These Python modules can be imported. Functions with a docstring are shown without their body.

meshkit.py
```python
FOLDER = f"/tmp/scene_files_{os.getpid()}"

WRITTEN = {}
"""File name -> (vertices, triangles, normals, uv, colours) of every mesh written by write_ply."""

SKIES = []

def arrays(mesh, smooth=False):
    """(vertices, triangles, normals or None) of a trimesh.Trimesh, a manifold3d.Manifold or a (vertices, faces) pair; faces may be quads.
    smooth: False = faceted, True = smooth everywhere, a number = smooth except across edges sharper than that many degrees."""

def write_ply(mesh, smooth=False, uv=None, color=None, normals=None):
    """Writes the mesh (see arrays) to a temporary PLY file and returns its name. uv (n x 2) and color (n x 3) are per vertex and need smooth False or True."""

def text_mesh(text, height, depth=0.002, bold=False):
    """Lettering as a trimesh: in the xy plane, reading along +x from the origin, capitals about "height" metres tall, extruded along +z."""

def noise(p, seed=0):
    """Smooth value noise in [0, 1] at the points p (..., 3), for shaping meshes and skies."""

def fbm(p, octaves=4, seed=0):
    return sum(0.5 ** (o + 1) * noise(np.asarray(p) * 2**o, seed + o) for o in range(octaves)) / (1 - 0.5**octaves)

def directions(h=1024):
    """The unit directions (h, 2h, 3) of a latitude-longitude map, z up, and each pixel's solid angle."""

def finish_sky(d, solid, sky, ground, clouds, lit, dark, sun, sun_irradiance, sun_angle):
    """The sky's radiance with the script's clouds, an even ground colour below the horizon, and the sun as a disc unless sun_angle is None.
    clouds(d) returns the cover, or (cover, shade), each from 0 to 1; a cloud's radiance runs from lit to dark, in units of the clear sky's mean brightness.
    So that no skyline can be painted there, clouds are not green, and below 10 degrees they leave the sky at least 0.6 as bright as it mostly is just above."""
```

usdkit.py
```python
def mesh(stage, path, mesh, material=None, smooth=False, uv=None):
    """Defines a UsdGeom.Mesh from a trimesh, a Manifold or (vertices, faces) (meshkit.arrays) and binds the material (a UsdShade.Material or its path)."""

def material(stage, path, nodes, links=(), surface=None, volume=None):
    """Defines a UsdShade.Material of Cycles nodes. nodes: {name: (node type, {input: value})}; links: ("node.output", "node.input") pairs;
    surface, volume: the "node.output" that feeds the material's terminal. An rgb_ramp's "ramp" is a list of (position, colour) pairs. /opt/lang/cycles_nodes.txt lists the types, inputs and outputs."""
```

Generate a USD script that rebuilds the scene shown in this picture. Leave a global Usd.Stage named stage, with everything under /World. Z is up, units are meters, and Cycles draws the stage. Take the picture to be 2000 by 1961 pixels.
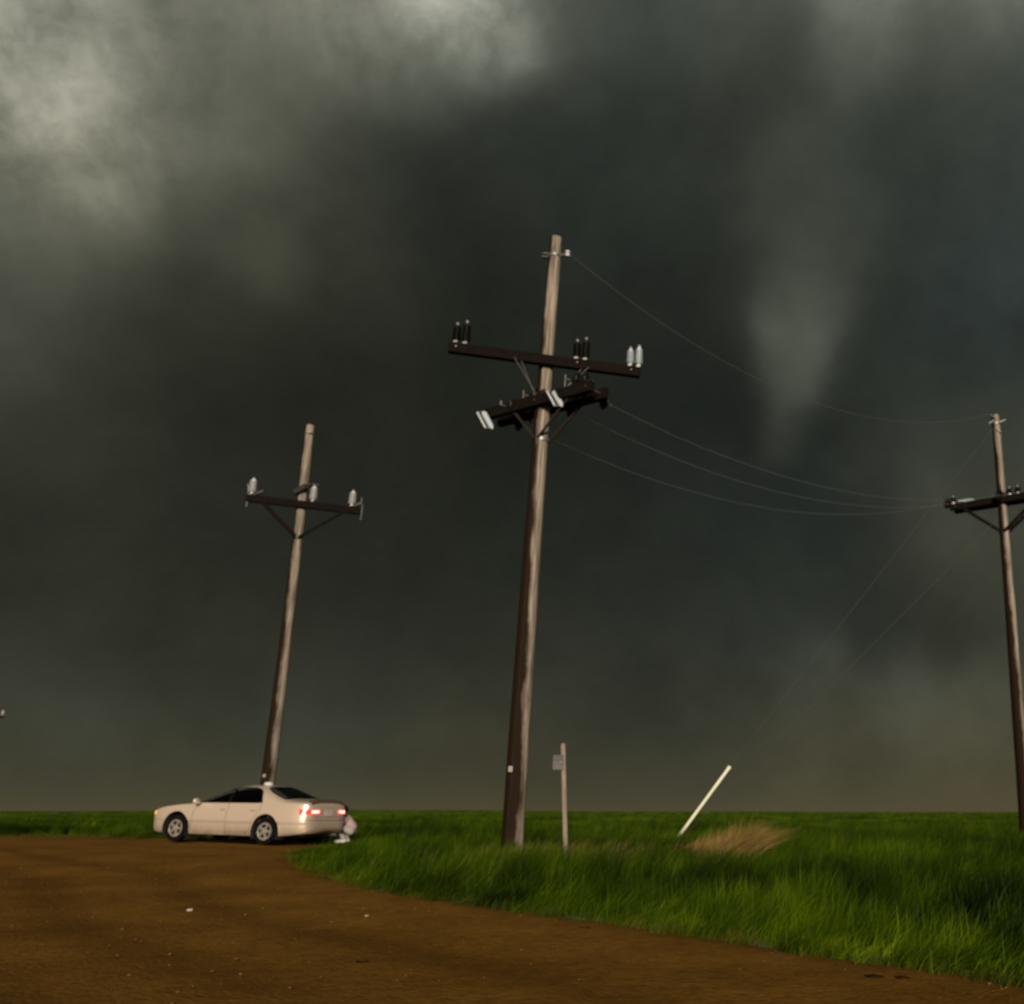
import math, random
import numpy as np, trimesh, shapely
import manifold3d as m3
from shapely.geometry import Polygon, LineString, Point
from scipy.spatial import Delaunay
from scipy.interpolate import PchipInterpolator
from scipy.optimize import lsq_linear
from pxr import Usd, UsdGeom, UsdLux, UsdShade, Sdf, Gf, Vt
import usdkit, meshkit

# ------------------------------------------------------------------ stage, camera
stage = Usd.Stage.CreateInMemory()
UsdGeom.SetStageUpAxis(stage, 'Z'); UsdGeom.SetStageMetersPerUnit(stage, 1.0)
UsdGeom.Xform.Define(stage, '/World'); UsdGeom.Scope.Define(stage, '/World/Looks')
EXPOSURE = 2.05
CAM_H = 1.10
TILT = math.radians(17.2)          # a 24 mm lens tipped up; the print is the left part of a wider frame
FPX, CX, CY = 1961.0, 1470.0, 980.5
cam = UsdGeom.Camera.Define(stage, '/World/camera')
cam.CreateFocalLengthAttr(24.0)
cam.CreateHorizontalApertureAttr(24.0 * 2000 / FPX); cam.CreateVerticalApertureAttr(24.0 * 1961 / FPX)
cam.CreateHorizontalApertureOffsetAttr(24.0 * (1000 - CX) / FPX)
cam.CreateClippingRangeAttr(Gf.Vec2f(0.1, 20000))
cam.CreateFStopAttr(3.8); cam.CreateFocusDistanceAttr(2.0)      # the photograph is soft all over
cam.CreateExposureAttr(EXPOSURE)
_x = UsdGeom.Xformable(cam)
_x.AddTranslateOp().Set(Gf.Vec3d(0, 0, CAM_H)); _x.AddRotateXOp().Set(90 + math.degrees(TILT))

def P(px, py, D):
    """the world point seen at photo pixel (px, py), D metres ahead"""
    u, v = px - CX, CY - py
    zr = D * math.tan(TILT + math.atan(v / FPX))
    return np.array([u / FPX * (D * math.cos(TILT) + zr * math.sin(TILT)), D, zr + CAM_H])

def ray(px, py):
    u, v = (px - CX) / FPX, (CY - py) / FPX
    d = np.array([u, math.cos(TILT) - v * math.sin(TILT), math.sin(TILT) + v * math.cos(TILT)])
    return d / np.linalg.norm(d)

# ------------------------------------------------------------------ light
SUN_EL, SUN_AZ = math.radians(15), math.radians(172)     # behind the camera; azimuth from +y towards +x
SUN_I, SUN_ANGLE = 0.40, 16.0
sun_dir = np.array([math.sin(SUN_AZ) * math.cos(SUN_EL), math.cos(SUN_AZ) * math.cos(SUN_EL), math.sin(SUN_EL)])
sun = UsdLux.DistantLight.Define(stage, '/World/sun')
sun.CreateIntensityAttr(SUN_I); sun.CreateAngleAttr(SUN_ANGLE); sun.CreateNormalizeAttr(True)
sun.CreateColorAttr(Gf.Vec3f(1.0, 0.86, 0.70))
_s = UsdGeom.Xformable(sun)
_s.AddRotateZOp().Set(-math.degrees(SUN_AZ)); _s.AddRotateXOp().Set(-(90 - math.degrees(SUN_EL)))

SKY_STRENGTH = 0.10
SKY_GAIN = 2.0 ** -EXPOSURE
# the storm cloud's tones: photo pixel, sRGB tone, softness in photo pixels
TONES = [
 (-120,60,200,195,182,130),(40,-90,190,186,174,110),(-100,250,150,146,134,120),(-90,420,84,82,76,110),(-100,620,70,70,63,120),(300,-90,110,108,99,120),(600,-90,118,117,108,120),(870,-90,166,164,154,110),(1080,-90,92,93,87,90),(1300,-90,76,80,74,110),(1500,-80,72,75,69,80),(1700,-90,112,114,105,120),(1950,-90,104,105,98,110),(2100,150,66,71,66,120),(2100,500,54,60,56,140),(2100,900,66,65,60,120),(2110,1200,62,59,54,120),
 (5,50,205,200,188,105),(60,120,158,154,143,85),(20,220,158,153,141,95),(110,30,122,120,110,60),(140,140,96,96,88,70),(160,60,108,107,98,60),
 (190,300,134,132,115,90),(150,230,122,120,108,70),(270,20,106,104,95,70),(330,110,88,87,80,80),(310,190,112,111,101,80),(430,90,76,73,70,70),
 (560,40,104,102,94,70),(640,20,112,110,102,60),(720,70,114,112,104,60),(820,20,152,150,140,68),(900,45,174,172,162,66),(955,75,158,156,146,50),(1010,88,136,135,125,42),
 (670,105,140,138,128,46),(600,110,90,89,82,60),(560,165,62,62,56,55),(660,170,66,67,60,55),(760,130,96,96,88,50),(860,120,92,93,85,45),(780,200,60,62,55,75),(900,180,58,61,55,65),
 (470,150,96,95,86,70),(490,240,98,97,87,65),(420,300,84,84,77,70),(350,390,68,68,62,75),(210,390,118,116,102,65),(110,360,118,115,103,75),(30,330,112,108,99,70),
 (12,400,70,69,65,40),(50,470,62,62,57,70),(140,480,80,78,72,60),(300,500,62,60,56,80),(485,480,100,98,86,48),(520,500,84,82,72,40),(420,480,68,66,60,55),(560,330,84,83,74,65),(620,290,66,67,60,70),(590,420,60,61,53,80),
 (700,400,58,60,52,85),(760,520,50,53,45,80),(860,380,46,50,44,90),(940,450,40,43,37,90),(25,600,72,73,66,55),(60,680,68,68,62,60),(170,600,56,56,49,90),(350,580,54,53,47,90),(550,560,50,50,43,90),
 (700,640,42,43,37,100),(900,620,37,39,33,100),(1000,300,47,52,46,80),(1050,200,54,57,51,60),(1040,60,80,80,74,45),(1110,100,60,62,57,60),(1180,15,76,80,73,50),
 (1250,90,50,56,51,70),(1340,20,66,72,66,50),(1430,25,84,88,80,60),(1470,100,66,69,62,55),(1540,60,50,52,48,45),(1560,140,50,53,48,60),(1640,30,96,98,89,60),(1740,20,104,106,97,70),(1660,110,76,79,71,50),
 (1800,90,60,60,56,55),(1880,40,84,84,78,55),(1985,15,98,99,92,55),(1880,140,56,56,52,60),(1960,200,62,68,63,80),(1780,230,50,53,49,80),(1880,350,56,61,56,100),(1700,350,44,50,45,80),
 (1400,200,54,56,51,80),(1350,330,48,51,46,90),(1200,280,46,51,46,90),(1200,450,42,46,41,100),(1420,480,44,48,43,80),(1580,330,70,72,66,90),(1520,400,60,61,55,60),(1640,400,62,64,58,60),(1585,450,78,79,73,70),(1505,500,58,58,52,44),(1650,500,62,63,57,44),(1580,540,81,81,76,60),(1520,560,70,70,64,40),(1630,570,74,74,68,36),(1572,620,81,81,76,54),(1515,640,78,76,70,36),
 (1558,690,82,81,76,48),(1510,710,74,72,66,30),(1545,750,80,79,74,42),(1536,800,74,73,68,34),(1528,845,64,64,59,30),(1520,885,62,62,57,22),(1440,560,42,44,39,42),(1430,700,38,41,36,45),(1455,800,37,40,35,42),(1480,900,38,41,36,38),(1730,540,50,53,48,50),(1685,640,46,48,44,38),(1650,740,42,45,41,45),(1590,850,40,43,39,38),(1640,800,44,46,42,55),
 (1800,560,44,50,46,90),(1960,520,50,56,53,80),(1950,680,46,52,48,80),(1820,760,50,53,49,70),(1560,940,40,44,40,70),(1680,900,50,51,47,60),(1280,650,36,39,34,100),(1320,850,35,39,34,100),(1150,800,36,38,33,100),(1100,1000,38,39,34,100),
 (1950,850,62,62,57,70),(1850,930,60,60,55,70),(1900,1080,68,64,58,80),(1780,1070,56,54,50,70),(1640,1050,44,47,43,80),(1450,980,40,44,39,90),(1280,1080,42,44,40,90),(1560,1160,44,46,42,80),
 (1750,1190,46,45,42,70),(1880,1220,52,49,45,60),(1440,1220,48,50,46,70),(1270,1250,46,47,42,90),(1600,1320,64,69,59,55),(1780,1345,72,77,66,60),(1920,1340,76,78,67,60),(1700,1255,44,45,41,42),(1850,1265,48,47,43,40),
 (1400,1370,56,57,48,80),(1150,1280,48,48,43,90),(1120,1400,56,56,47,80),(1650,1420,68,68,55,80),(1900,1440,74,71,58,80),(200,760,50,50,44,100),(430,760,42,42,36,100),(620,820,37,38,32,100),(850,850,36,37,31,100),(80,900,50,50,44,90),
 (300,950,44,44,38,100),(520,1000,40,41,35,100),(750,1050,39,40,34,100),(90,1120,48,46,41,90),(270,1170,50,46,42,80),(450,1170,46,42,38,80),(640,1200,42,42,36,90),(850,1200,42,43,37,90),
 (100,1300,52,53,48,80),(180,1390,60,60,56,70),(350,1320,48,48,42,80),(520,1370,50,52,46,80),(700,1340,54,58,50,80),(880,1350,50,50,43,80),(60,1420,60,58,50,70),(330,1430,58,58,48,80),(640,1440,60,62,52,80),(880,1450,60,58,48,80),
]
_v = np.array([t[2:5] for t in TONES], float) / 255
_val = _v @ [.30, .55, .15]; _warm = (_v[:, 0] - _v[:, 2]) / _val; _grn = (_v[:, 1] - .5 * (_v[:, 0] + _v[:, 2])) / _val
_dirs = np.array([ray(t[0], t[1]) for t in TONES])
_k = np.array([1.0 / (t[5] * .95 / FPX) ** 2 for t in TONES])
BASE_W, BASE_V, BASE_WARM = 2e-3, .20, .13

def sky_material():
    n, l = {}, []
    def node(name, kind, links=(), **inp):
        n[name] = (kind, inp)
        for a, b in links: l.append((a, name + '.' + b))
    node('tc', 'texture_coordinate')
    D = 'tc.generated'
    # wind-torn edges: the look-up direction is stirred by two scales of noise
    node('n1', 'noise_texture', [(D, 'vector')], scale=8.0, detail=6.0, roughness=.55)
    node('n1c', 'vector_math', [('n1.color', 'vector1')], math_type='subtract', vector2=(.5, .5, .5))
    node('n1s', 'vector_math', [('n1c.vector', 'vector1')], math_type='multiply', vector2=(.040, .040, .034))
    node('n2', 'noise_texture', [(D, 'vector')], scale=26.0, detail=5.0, roughness=.6)
    node('n2c', 'vector_math', [('n2.color', 'vector1')], math_type='subtract', vector2=(.5, .5, .5))
    node('n2s', 'vector_math', [('n2c.vector', 'vector1')], math_type='scale', scale=.017)
    node('w00', 'vector_math', [(D, 'vector1'), ('n1s.vector', 'vector2')], math_type='add')
    node('w0', 'vector_math', [('w00.vector', 'vector1'), ('n2s.vector', 'vector2')], math_type='add')
    node('w', 'vector_math', [('w0.vector', 'vector1')], math_type='normalize')
    acc = None
    for i, t in enumerate(TONES):
        node(f'd{i}', 'vector_math', [('w.vector', 'vector1')], math_type='dot_product', vector2=tuple(_dirs[i]))
        node(f'm{i}', 'math', [(f'd{i}.value', 'value1')], math_type='multiply_add', value2=float(_k[i]), value3=float(-_k[i]))
        node(f'e{i}', 'math', [(f'm{i}.value', 'value1')], math_type='exponent')
        v2 = (float(_val[i]), float(_warm[i]), 1.0)
        if acc is None: node(f'a{i}', 'vector_math', [(f'e{i}.value', 'vector1')], math_type='multiply_add', vector2=v2, vector3=(BASE_W * BASE_V, BASE_W * BASE_WARM, BASE_W))
        else: node(f'a{i}', 'vector_math', [(f'e{i}.value', 'vector1'), (acc, 'vector3')], math_type='multiply_add', vector2=v2)
        acc = f'a{i}.vector'
    node('s', 'separate_xyz', [(acc, 'vector')])
    node('val', 'math', [('s.x', 'value1'), ('s.z', 'value2')], math_type='divide')
    node('warm', 'math', [('s.y', 'value1'), ('s.z', 'value2')], math_type='divide')
    # billows inside the cloud
    node('n3', 'noise_texture', [('w.vector', 'vector')], scale=9.5, detail=8.0, roughness=.6)
    node('amp', 'map_range', [('val.value', 'value')], from_min=.30, from_max=.48, to_min=.45, to_max=1.6, clamp=True)
    node('n3c', 'math', [('n3.fac', 'value1')], math_type='subtract', value2=.5)
    node('n3m', 'math', [('n3c.value', 'value1'), ('amp.result', 'value2')], math_type='multiply_add', value3=1.0)
    node('vg', 'math', [('val.value', 'value1')], math_type='multiply_add', value2=1.02, value3=.004)
    node('vb', 'math', [('vg.value', 'value1'), ('n3m.value', 'value2')], math_type='multiply')
    # brown dust low over the horizon
    node('sd', 'separate_xyz', [(D, 'vector')])
    node('z1', 'math', [('sd.z', 'value1')], math_type='multiply', value2=-32.0)
    node('z2', 'math', [('z1.value', 'value1')], math_type='exponent')
    node('dust', 'math', [('z2.value', 'value1')], math_type='minimum', value2=1.0)
    node('dv', 'math', [('dust.value', 'value1')], math_type='multiply', value2=.75)
    node('v2', 'mix_float', [('dv.value', 'fac'), ('vb.value', 'a')], b=.305)
    node('w2', 'mix_float', [('dv.value', 'fac'), ('warm.value', 'a')], b=.34)
    node('vr', 'math', [('v2.result', 'value1')], math_type='multiply_add', value2=.10, value3=.902)
    node('vbl', 'math', [('v2.result', 'value1')], math_type='multiply_add', value2=.12, value3=.892)
    node('r', 'math', [('w2.result', 'value1'), ('vr.value', 'value3')], math_type='multiply_add', value2=.45)
    node('b', 'math', [('w2.result', 'value1'), ('vbl.value', 'value3')], math_type='multiply_add', value2=-.62)
    node('rgb', 'combine_xyz', [('r.value', 'x'), ('b.value', 'z')], y=1.0)
    node('srgb', 'vector_math', [('rgb.vector', 'vector1'), ('v2.result', 'scale')], math_type='scale')
    node('lin', 'vector_math', [('srgb.vector', 'vector1')], math_type='power', vector2=(2.2, 2.2, 2.2))
    node('cl', 'vector_math', [('lin.vector', 'vector1')], math_type='scale', scale=SKY_GAIN / SKY_STRENGTH)
    node('sky', 'sky_texture', sky_type='single_scattering', sun_disc=False, sun_elevation=SUN_EL, sun_rotation=SUN_AZ)
    node('mix', 'mix_color', [('sky.color', 'a'), ('cl.vector', 'b')], fac=.999)
    node('bg', 'background_shader', [('mix.result', 'color')], strength=SKY_STRENGTH)
    return usdkit.material(stage, '/World/Looks/storm_sky', n, l, surface='bg.background')

sky = UsdLux.DomeLight.Define(stage, '/World/sky')
UsdShade.MaterialBindingAPI.Apply(sky.GetPrim()).Bind(sky_material())

# ------------------------------------------------------------------ helpers
_names = {}
def numbered(parent, name):
    k = _names.get((parent, name), -1) + 1; _names[(parent, name)] = k
    return name if k == 0 else f'{name}_{k:03d}'
def tag(prim, label=None, cat=None, group=None, kind=None):
    prim = prim.GetPrim() if hasattr(prim, 'GetPrim') else prim
    for k, v in (('label', label), ('category', cat), ('group', group), ('kind', kind)):
        if v: prim.SetCustomDataByKey(k, v)
    return prim
class Thing:
    def __init__(s, name, origin, label=None, cat=None, group=None, kind=None, rot=None):
        s.path = '/World/' + numbered('/World', name); s.o = np.asarray(origin, float)
        s.x = UsdGeom.Xform.Define(stage, s.path)
        m = np.eye(4); m[:3, :3] = np.eye(3) if rot is None else rot; m[:3, 3] = s.o
        s.x.AddTransformOp().Set(Gf.Matrix4d(*m.T.ravel().tolist()))
        s.local = rot is not None
        tag(s.x, label, cat, group, kind)
    def part(s, name, mesh, mat, smooth=35, parent=None, label=None, kind=None):
        base = parent or s.path
        path = base + '/' + numbered(base, name)
        if hasattr(mesh, 'to_mesh'): v, f, _ = meshkit.arrays(mesh)
        elif isinstance(mesh, tuple): v, f = np.asarray(mesh[0], float), np.asarray(mesh[1], int)
        else: v, f = np.array(mesh.vertices), np.array(mesh.faces)
        u, inv = np.unique(f, return_inverse=True); v, f = v[u], inv.reshape(f.shape)
        if not s.local: v = v - s.o
        usdkit.mesh(stage, path, trimesh.Trimesh(v, f, process=False), mat, smooth)
        tag(stage.GetPrimAtPath(path), label=label, kind=kind)
        return path
def single(name, mesh, mat, smooth=False, label=None, cat=None, group=None, kind=None):
    path = '/World/' + numbered('/World', name)
    usdkit.mesh(stage, path, mesh, mat, smooth)
    return tag(stage.GetPrimAtPath(path), label, cat, group, kind)
def cat(ms):
    return trimesh.util.concatenate([m if isinstance(m, trimesh.Trimesh) else trimesh.Trimesh(*meshkit.arrays(m)[:2], process=False) for m in ms])
def frame(d, up=(0, 0, 1)):
    z = np.asarray(d, float) / np.linalg.norm(d)
    u = np.asarray(up, float)
    if abs(z @ u) > .98: u = np.array([1., 0, 0])
    x = np.cross(u, z); x /= np.linalg.norm(x)
    return np.stack([x, np.cross(z, x), z], 1)
def place(m, p, d=(0, 0, 1), up=(0, 0, 1)):
    m = m.copy(); T = np.eye(4); T[:3, :3] = frame(d, up); T[:3, 3] = p
    m.apply_transform(T); return m
def bbox(size, bevel=.008):
    """a box with chamfered edges, centred"""
    a, b, c = np.asarray(size) / 2; e = min(bevel, .45 * min(size))
    pts = []
    for sx in (-1, 1):
        for sy in (-1, 1):
            for sz in (-1, 1):
                pts += [(sx * (a - e), sy * (b - e), sz * c), (sx * (a - e), sy * b, sz * (c - e)), (sx * a, sy * (b - e), sz * (c - e))]
    return trimesh.convex.convex_hull(np.array(pts))
def beam(p, q, w, h, bevel=.008, up=(0, 0, 1)):
    """a squared timber or bar from p to q: w across, h in the up direction"""
    p, q = np.asarray(p, float), np.asarray(q, float)
    L = np.linalg.norm(q - p); return place(bbox((w, h, L), bevel), (p + q) / 2, q - p, up)
def tube(pts, r, sides=8, caps=True):
    p = np.asarray(pts, float); r = np.broadcast_to(r, (len(p),))
    t = np.gradient(p, axis=0); t /= np.linalg.norm(t, axis=1, keepdims=True)
    ref = np.array([0, 0, 1.]) if abs(t[0, 2]) < .9 else np.array([1., 0, 0])
    a = np.cross(t, ref); a /= np.linalg.norm(a, axis=1, keepdims=True); b = np.cross(t, a)
    g = np.arange(sides) * 2 * np.pi / sides
    v = (p[:, None] + r[:, None, None] * (np.cos(g)[None, :, None] * a[:, None] + np.sin(g)[None, :, None] * b[:, None])).reshape(-1, 3)
    i, j = np.meshgrid(np.arange(len(p) - 1), np.arange(sides), indexing='ij')
    q = np.stack([i * sides + j, i * sides + (j + 1) % sides, (i + 1) * sides + (j + 1) % sides, (i + 1) * sides + j], -1).reshape(-1, 4)
    f = np.vstack([q[:, [0, 2, 1]], q[:, [0, 3, 2]]])
    if caps:
        n = len(v); v = np.vstack([v, p[0], p[-1]]); e = (len(p) - 1) * sides
        k = np.arange(sides)
        f = np.vstack([f, np.stack([np.full(sides, n), k, (k + 1) % sides], 1), np.stack([np.full(sides, n + 1), e + (k + 1) % sides, e + k], 1)])
    m = trimesh.Trimesh(v, f, process=False); 
    return m
def lathe(profile, sections=20):
    return trimesh.creation.revolve(np.asarray(profile, float), sections=sections)

# ------------------------------------------------------------------ materials
def mat(name, color, rough=.7, metallic=0., nscale=None, namt=.3, bump=0., bscale=40., coat=0., spec=.5, emit=None, estr=0., stretch=None, coords='geometry.position', ndetail=5.):
    n = {'p': ('principled_bsdf', dict(base_color=color, roughness=rough, metallic=metallic, coat_weight=coat, specular_ior_level=spec))}
    l = []
    if emit is not None:
        n['p'][1].update(emission_color=emit, emission_strength=estr)
    if nscale or bump:
        if coords == 'geometry.position': n['geo'] = ('geometry', {}); src = 'geo.position'
        else: n['tc'] = ('texture_coordinate', {}); src = 'tc.object'
        if stretch:
            n['mp'] = ('mapping', dict(scale=stretch)); l.append((src, 'mp.vector')); src = 'mp.vector'
    if nscale:
        n['nz'] = ('noise_texture', dict(scale=nscale, detail=ndetail, roughness=.6)); l.append((src, 'nz.vector'))
        c = np.array(color)
        n['r'] = ('rgb_ramp', dict(ramp=[(.3, tuple(c * (1 - namt))), (.5, tuple(c)), (.7, tuple(np.minimum(c * (1 + namt), .95)))]))
        l += [('nz.fac', 'r.fac'), ('r.color', 'p.base_color')]
    if bump:
        n['nb'] = ('noise_texture', dict(scale=bscale, detail=4.0, roughness=.6)); l.append((src, 'nb.vector'))
        n['b'] = ('bump', dict(strength=bump, distance=.02)); l += [('nb.fac', 'b.height'), ('b.normal', 'p.normal')]
    return usdkit.material(stage, '/World/Looks/' + name, n, l, surface='p.BSDF')

def pole_material():
    """weathered pine: long grain, checks, and a windward face darkened by rain and painted shade"""
    n = {
     'geo': ('geometry', {}), 'mp': ('mapping', dict(scale=(12., 12., .42))),
     'g': ('noise_texture', dict(scale=2.2, detail=6., roughness=.65)),
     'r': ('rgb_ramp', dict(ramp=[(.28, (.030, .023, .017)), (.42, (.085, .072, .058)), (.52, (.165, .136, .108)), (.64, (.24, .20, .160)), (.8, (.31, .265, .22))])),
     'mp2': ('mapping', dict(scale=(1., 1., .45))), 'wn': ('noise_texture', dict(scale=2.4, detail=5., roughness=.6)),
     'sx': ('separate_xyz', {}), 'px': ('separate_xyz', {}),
     # rain soaking plus shade painted on the left side = -normal.x + noise + more of it low down
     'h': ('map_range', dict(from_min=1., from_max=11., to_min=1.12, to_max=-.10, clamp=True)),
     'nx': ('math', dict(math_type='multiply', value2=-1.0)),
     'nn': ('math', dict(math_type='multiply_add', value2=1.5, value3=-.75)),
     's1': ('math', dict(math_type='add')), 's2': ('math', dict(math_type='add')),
     'wet_shade': ('map_range', dict(from_min=.12, from_max=.62, to_min=0., to_max=1., clamp=True)),
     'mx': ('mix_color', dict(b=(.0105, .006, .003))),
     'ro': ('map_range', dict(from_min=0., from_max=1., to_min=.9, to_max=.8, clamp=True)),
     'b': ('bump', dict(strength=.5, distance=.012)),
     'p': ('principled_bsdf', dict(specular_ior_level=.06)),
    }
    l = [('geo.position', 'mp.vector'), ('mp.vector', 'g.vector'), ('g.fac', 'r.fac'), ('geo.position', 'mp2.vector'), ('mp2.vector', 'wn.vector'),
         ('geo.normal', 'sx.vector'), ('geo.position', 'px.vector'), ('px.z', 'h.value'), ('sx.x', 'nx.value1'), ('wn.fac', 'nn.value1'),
         ('nx.value', 's1.value1'), ('nn.value', 's1.value2'), ('s1.value', 's2.value1'), ('h.result', 's2.value2'), ('s2.value', 'wet_shade.value'),
         ('r.color', 'mx.a'), ('wet_shade.result', 'mx.fac'), ('mx.result', 'p.base_color'), ('wet_shade.result', 'ro.value'), ('ro.result', 'p.roughness'),
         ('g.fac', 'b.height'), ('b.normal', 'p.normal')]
    return usdkit.material(stage, '/World/Looks/weathered_pole', n, l, surface='p.BSDF')

M = {}
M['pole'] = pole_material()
M['timber'] = mat('creosoted_timber', (.0045, .003, .0022), .9, spec=.08, nscale=6, namt=.5, stretch=(1, 1, 6), bump=.3)
M['brace_wood'] = mat('brace_timber', (.016, .012, .008), .9, spec=.1, nscale=8, namt=.4)
M['steel'] = mat('galvanised_steel', (.16, .15, .14), .5, .7, nscale=15, namt=.3)
M['dark_porcelain'] = mat('dark_porcelain', (.003, .002, .0015), .5, spec=.25)
M['grey_porcelain'] = mat('grey_porcelain', (.36, .41, .44), .25, coat=.5)
M['white_porcelain'] = mat('white_porcelain', (.34, .35, .36), .4)
M['wire'] = mat('aluminium_wire', (.06, .065, .061), .8, spec=.1)
M['guy_wire'] = mat('guy_strand', (.04, .04, .038), .8, spec=.1)
M['guy_guard'] = mat('guy_guard_plastic', (.46, .46, .34), .5, nscale=3, namt=.12)
M['post_wood'] = mat('post_wood', (.15, .118, .09), .85, nscale=10, namt=.4, stretch=(4, 4, .5), bump=.4)
M['board'] = mat('sign_board', (.05, .046, .042), .7, nscale=20, namt=.3)
M['black'] = mat('black_ink', (.02, .02, .02), .7)
M['tag'] = mat('metal_tag', (.17, .15, .125), .5)

# ------------------------------------------------------------------ ground
def sstep(a, b, x):
    t = np.clip((x - a) / (b - a), 0, 1); return t * t * (3 - 2 * t)
def G0(x, y):
    """the lie of the land before the verge is cut"""
    x, y = np.asarray(x, float), np.asarray(y, float)
    far = sstep(110, 420, np.hypot(x, y)) * (1 - sstep(2500, 5000, np.hypot(x, y)))
    swell = far * (4.2 * meshkit.noise(np.stack([x / 210., y / 260., np.zeros_like(x + y)], -1), 4) - 1.9)
    return .33 * sstep(7, 25, y) + .09 * sstep(11.5, 16.5, -x) + swell
def hit(px, py):
    d = ray(px, py); t = 1.0
    for _ in range(40):
        p = np.array([0, 0, CAM_H]) + t * d
        t += (float(G0(p[0], p[1])) - p[2]) / d[2] * .8
    return (np.array([0, 0, CAM_H]) + t * d)[:2]
edge_px = [(-60, 1634), (60, 1633), (150, 1633), (230, 1636), (300, 1641)]
edge_px2 = [(648, 1659), (600, 1664), (566, 1675), (590, 1694), (618, 1708), (710, 1734), (824, 1754), (999, 1780), (1206, 1807), (1443, 1843), (1669, 1880), (1875, 1905), (2000, 1931)]
E1 = [hit(*q) for q in edge_px]; E2 = [hit(*q) for q in edge_px2]
far_l = E1[0] + (E1[0] - E1[2]) / np.linalg.norm(E1[0] - E1[2]) * 60
right = E2[-1] + (E2[-1] - E2[-2]) / np.linalg.norm(E2[-1] - E2[-2]) * 14
# the pull-off where the car stands reaches round behind it
apron = [np.array([-16.6, 29.6]), np.array([-12.5, 29.2]), np.array([-10.4, 28.2])]
ROAD = Polygon([far_l] + E1 + apron + E2 + [right, (16, -14), (-60, -14), (far_l[0] - 14, far_l[1] - 24)]).buffer(0)
ROAD = ROAD.buffer(.25).buffer(-.25)
shapely.prepare(ROAD)
EDGE = LineString(E2[3:] + [right]); EDGE_ALL = ROAD.exterior
def road_dist(x, y):
    """metres into the road (+) or out into the grass (-)"""
    pts = shapely.points(np.ravel(x), np.ravel(y)); d = shapely.distance(EDGE_ALL, pts)
    return np.where(shapely.contains_xy(ROAD, np.ravel(x), np.ravel(y)), d, -d).reshape(np.shape(x))
def G(x, y, rd=None):
    """ground height: a low berm and a shallow ditch run along the verge"""
    rd = road_dist(x, y) if rd is None else rd
    out = np.clip(-rd, 0, None)
    near = 1 - sstep(16, 26, np.hypot(x, y))
    ditch = -.16 * np.exp(-((out - 1.5) / .7) ** 2) * near
    return G0(x, y) + ditch + .05 * sstep(2.2, 4.5, out) * near

def axis(stops):
    o = [stops[0][0]]
    for (a, b, s) in stops: o += list(np.linspace(a, b, max(2, int(round((b - a) / s)) + 1))[1:])
    return np.array(o)
xs = axis([(-9000, -600, 1200), (-600, -80, 60), (-80, -34, 3), (-34, 20, .5), (20, 80, 4), (80, 600, 60), (600, 9000, 1200)])
ys = axis([(-9000, -600, 1200), (-600, -40, 80), (-40, 0, 4), (0, 50, .5), (50, 120, 3), (120, 600, 60), (600, 9000, 1200)])
X, Y = np.meshgrid(xs, ys, indexing='ij')
rd = np.full(X.shape, -1e3); nr = (np.abs(X) < 90) & (np.abs(Y) < 120); rd[nr] = road_dist(X[nr], Y[nr])
Z = G(X, Y, rd) - .07 * sstep(0, .5, rd) - .004
i, j = np.meshgrid(np.arange(len(xs) - 1), np.arange(len(ys) - 1), indexing='ij'); N = len(ys)
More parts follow.
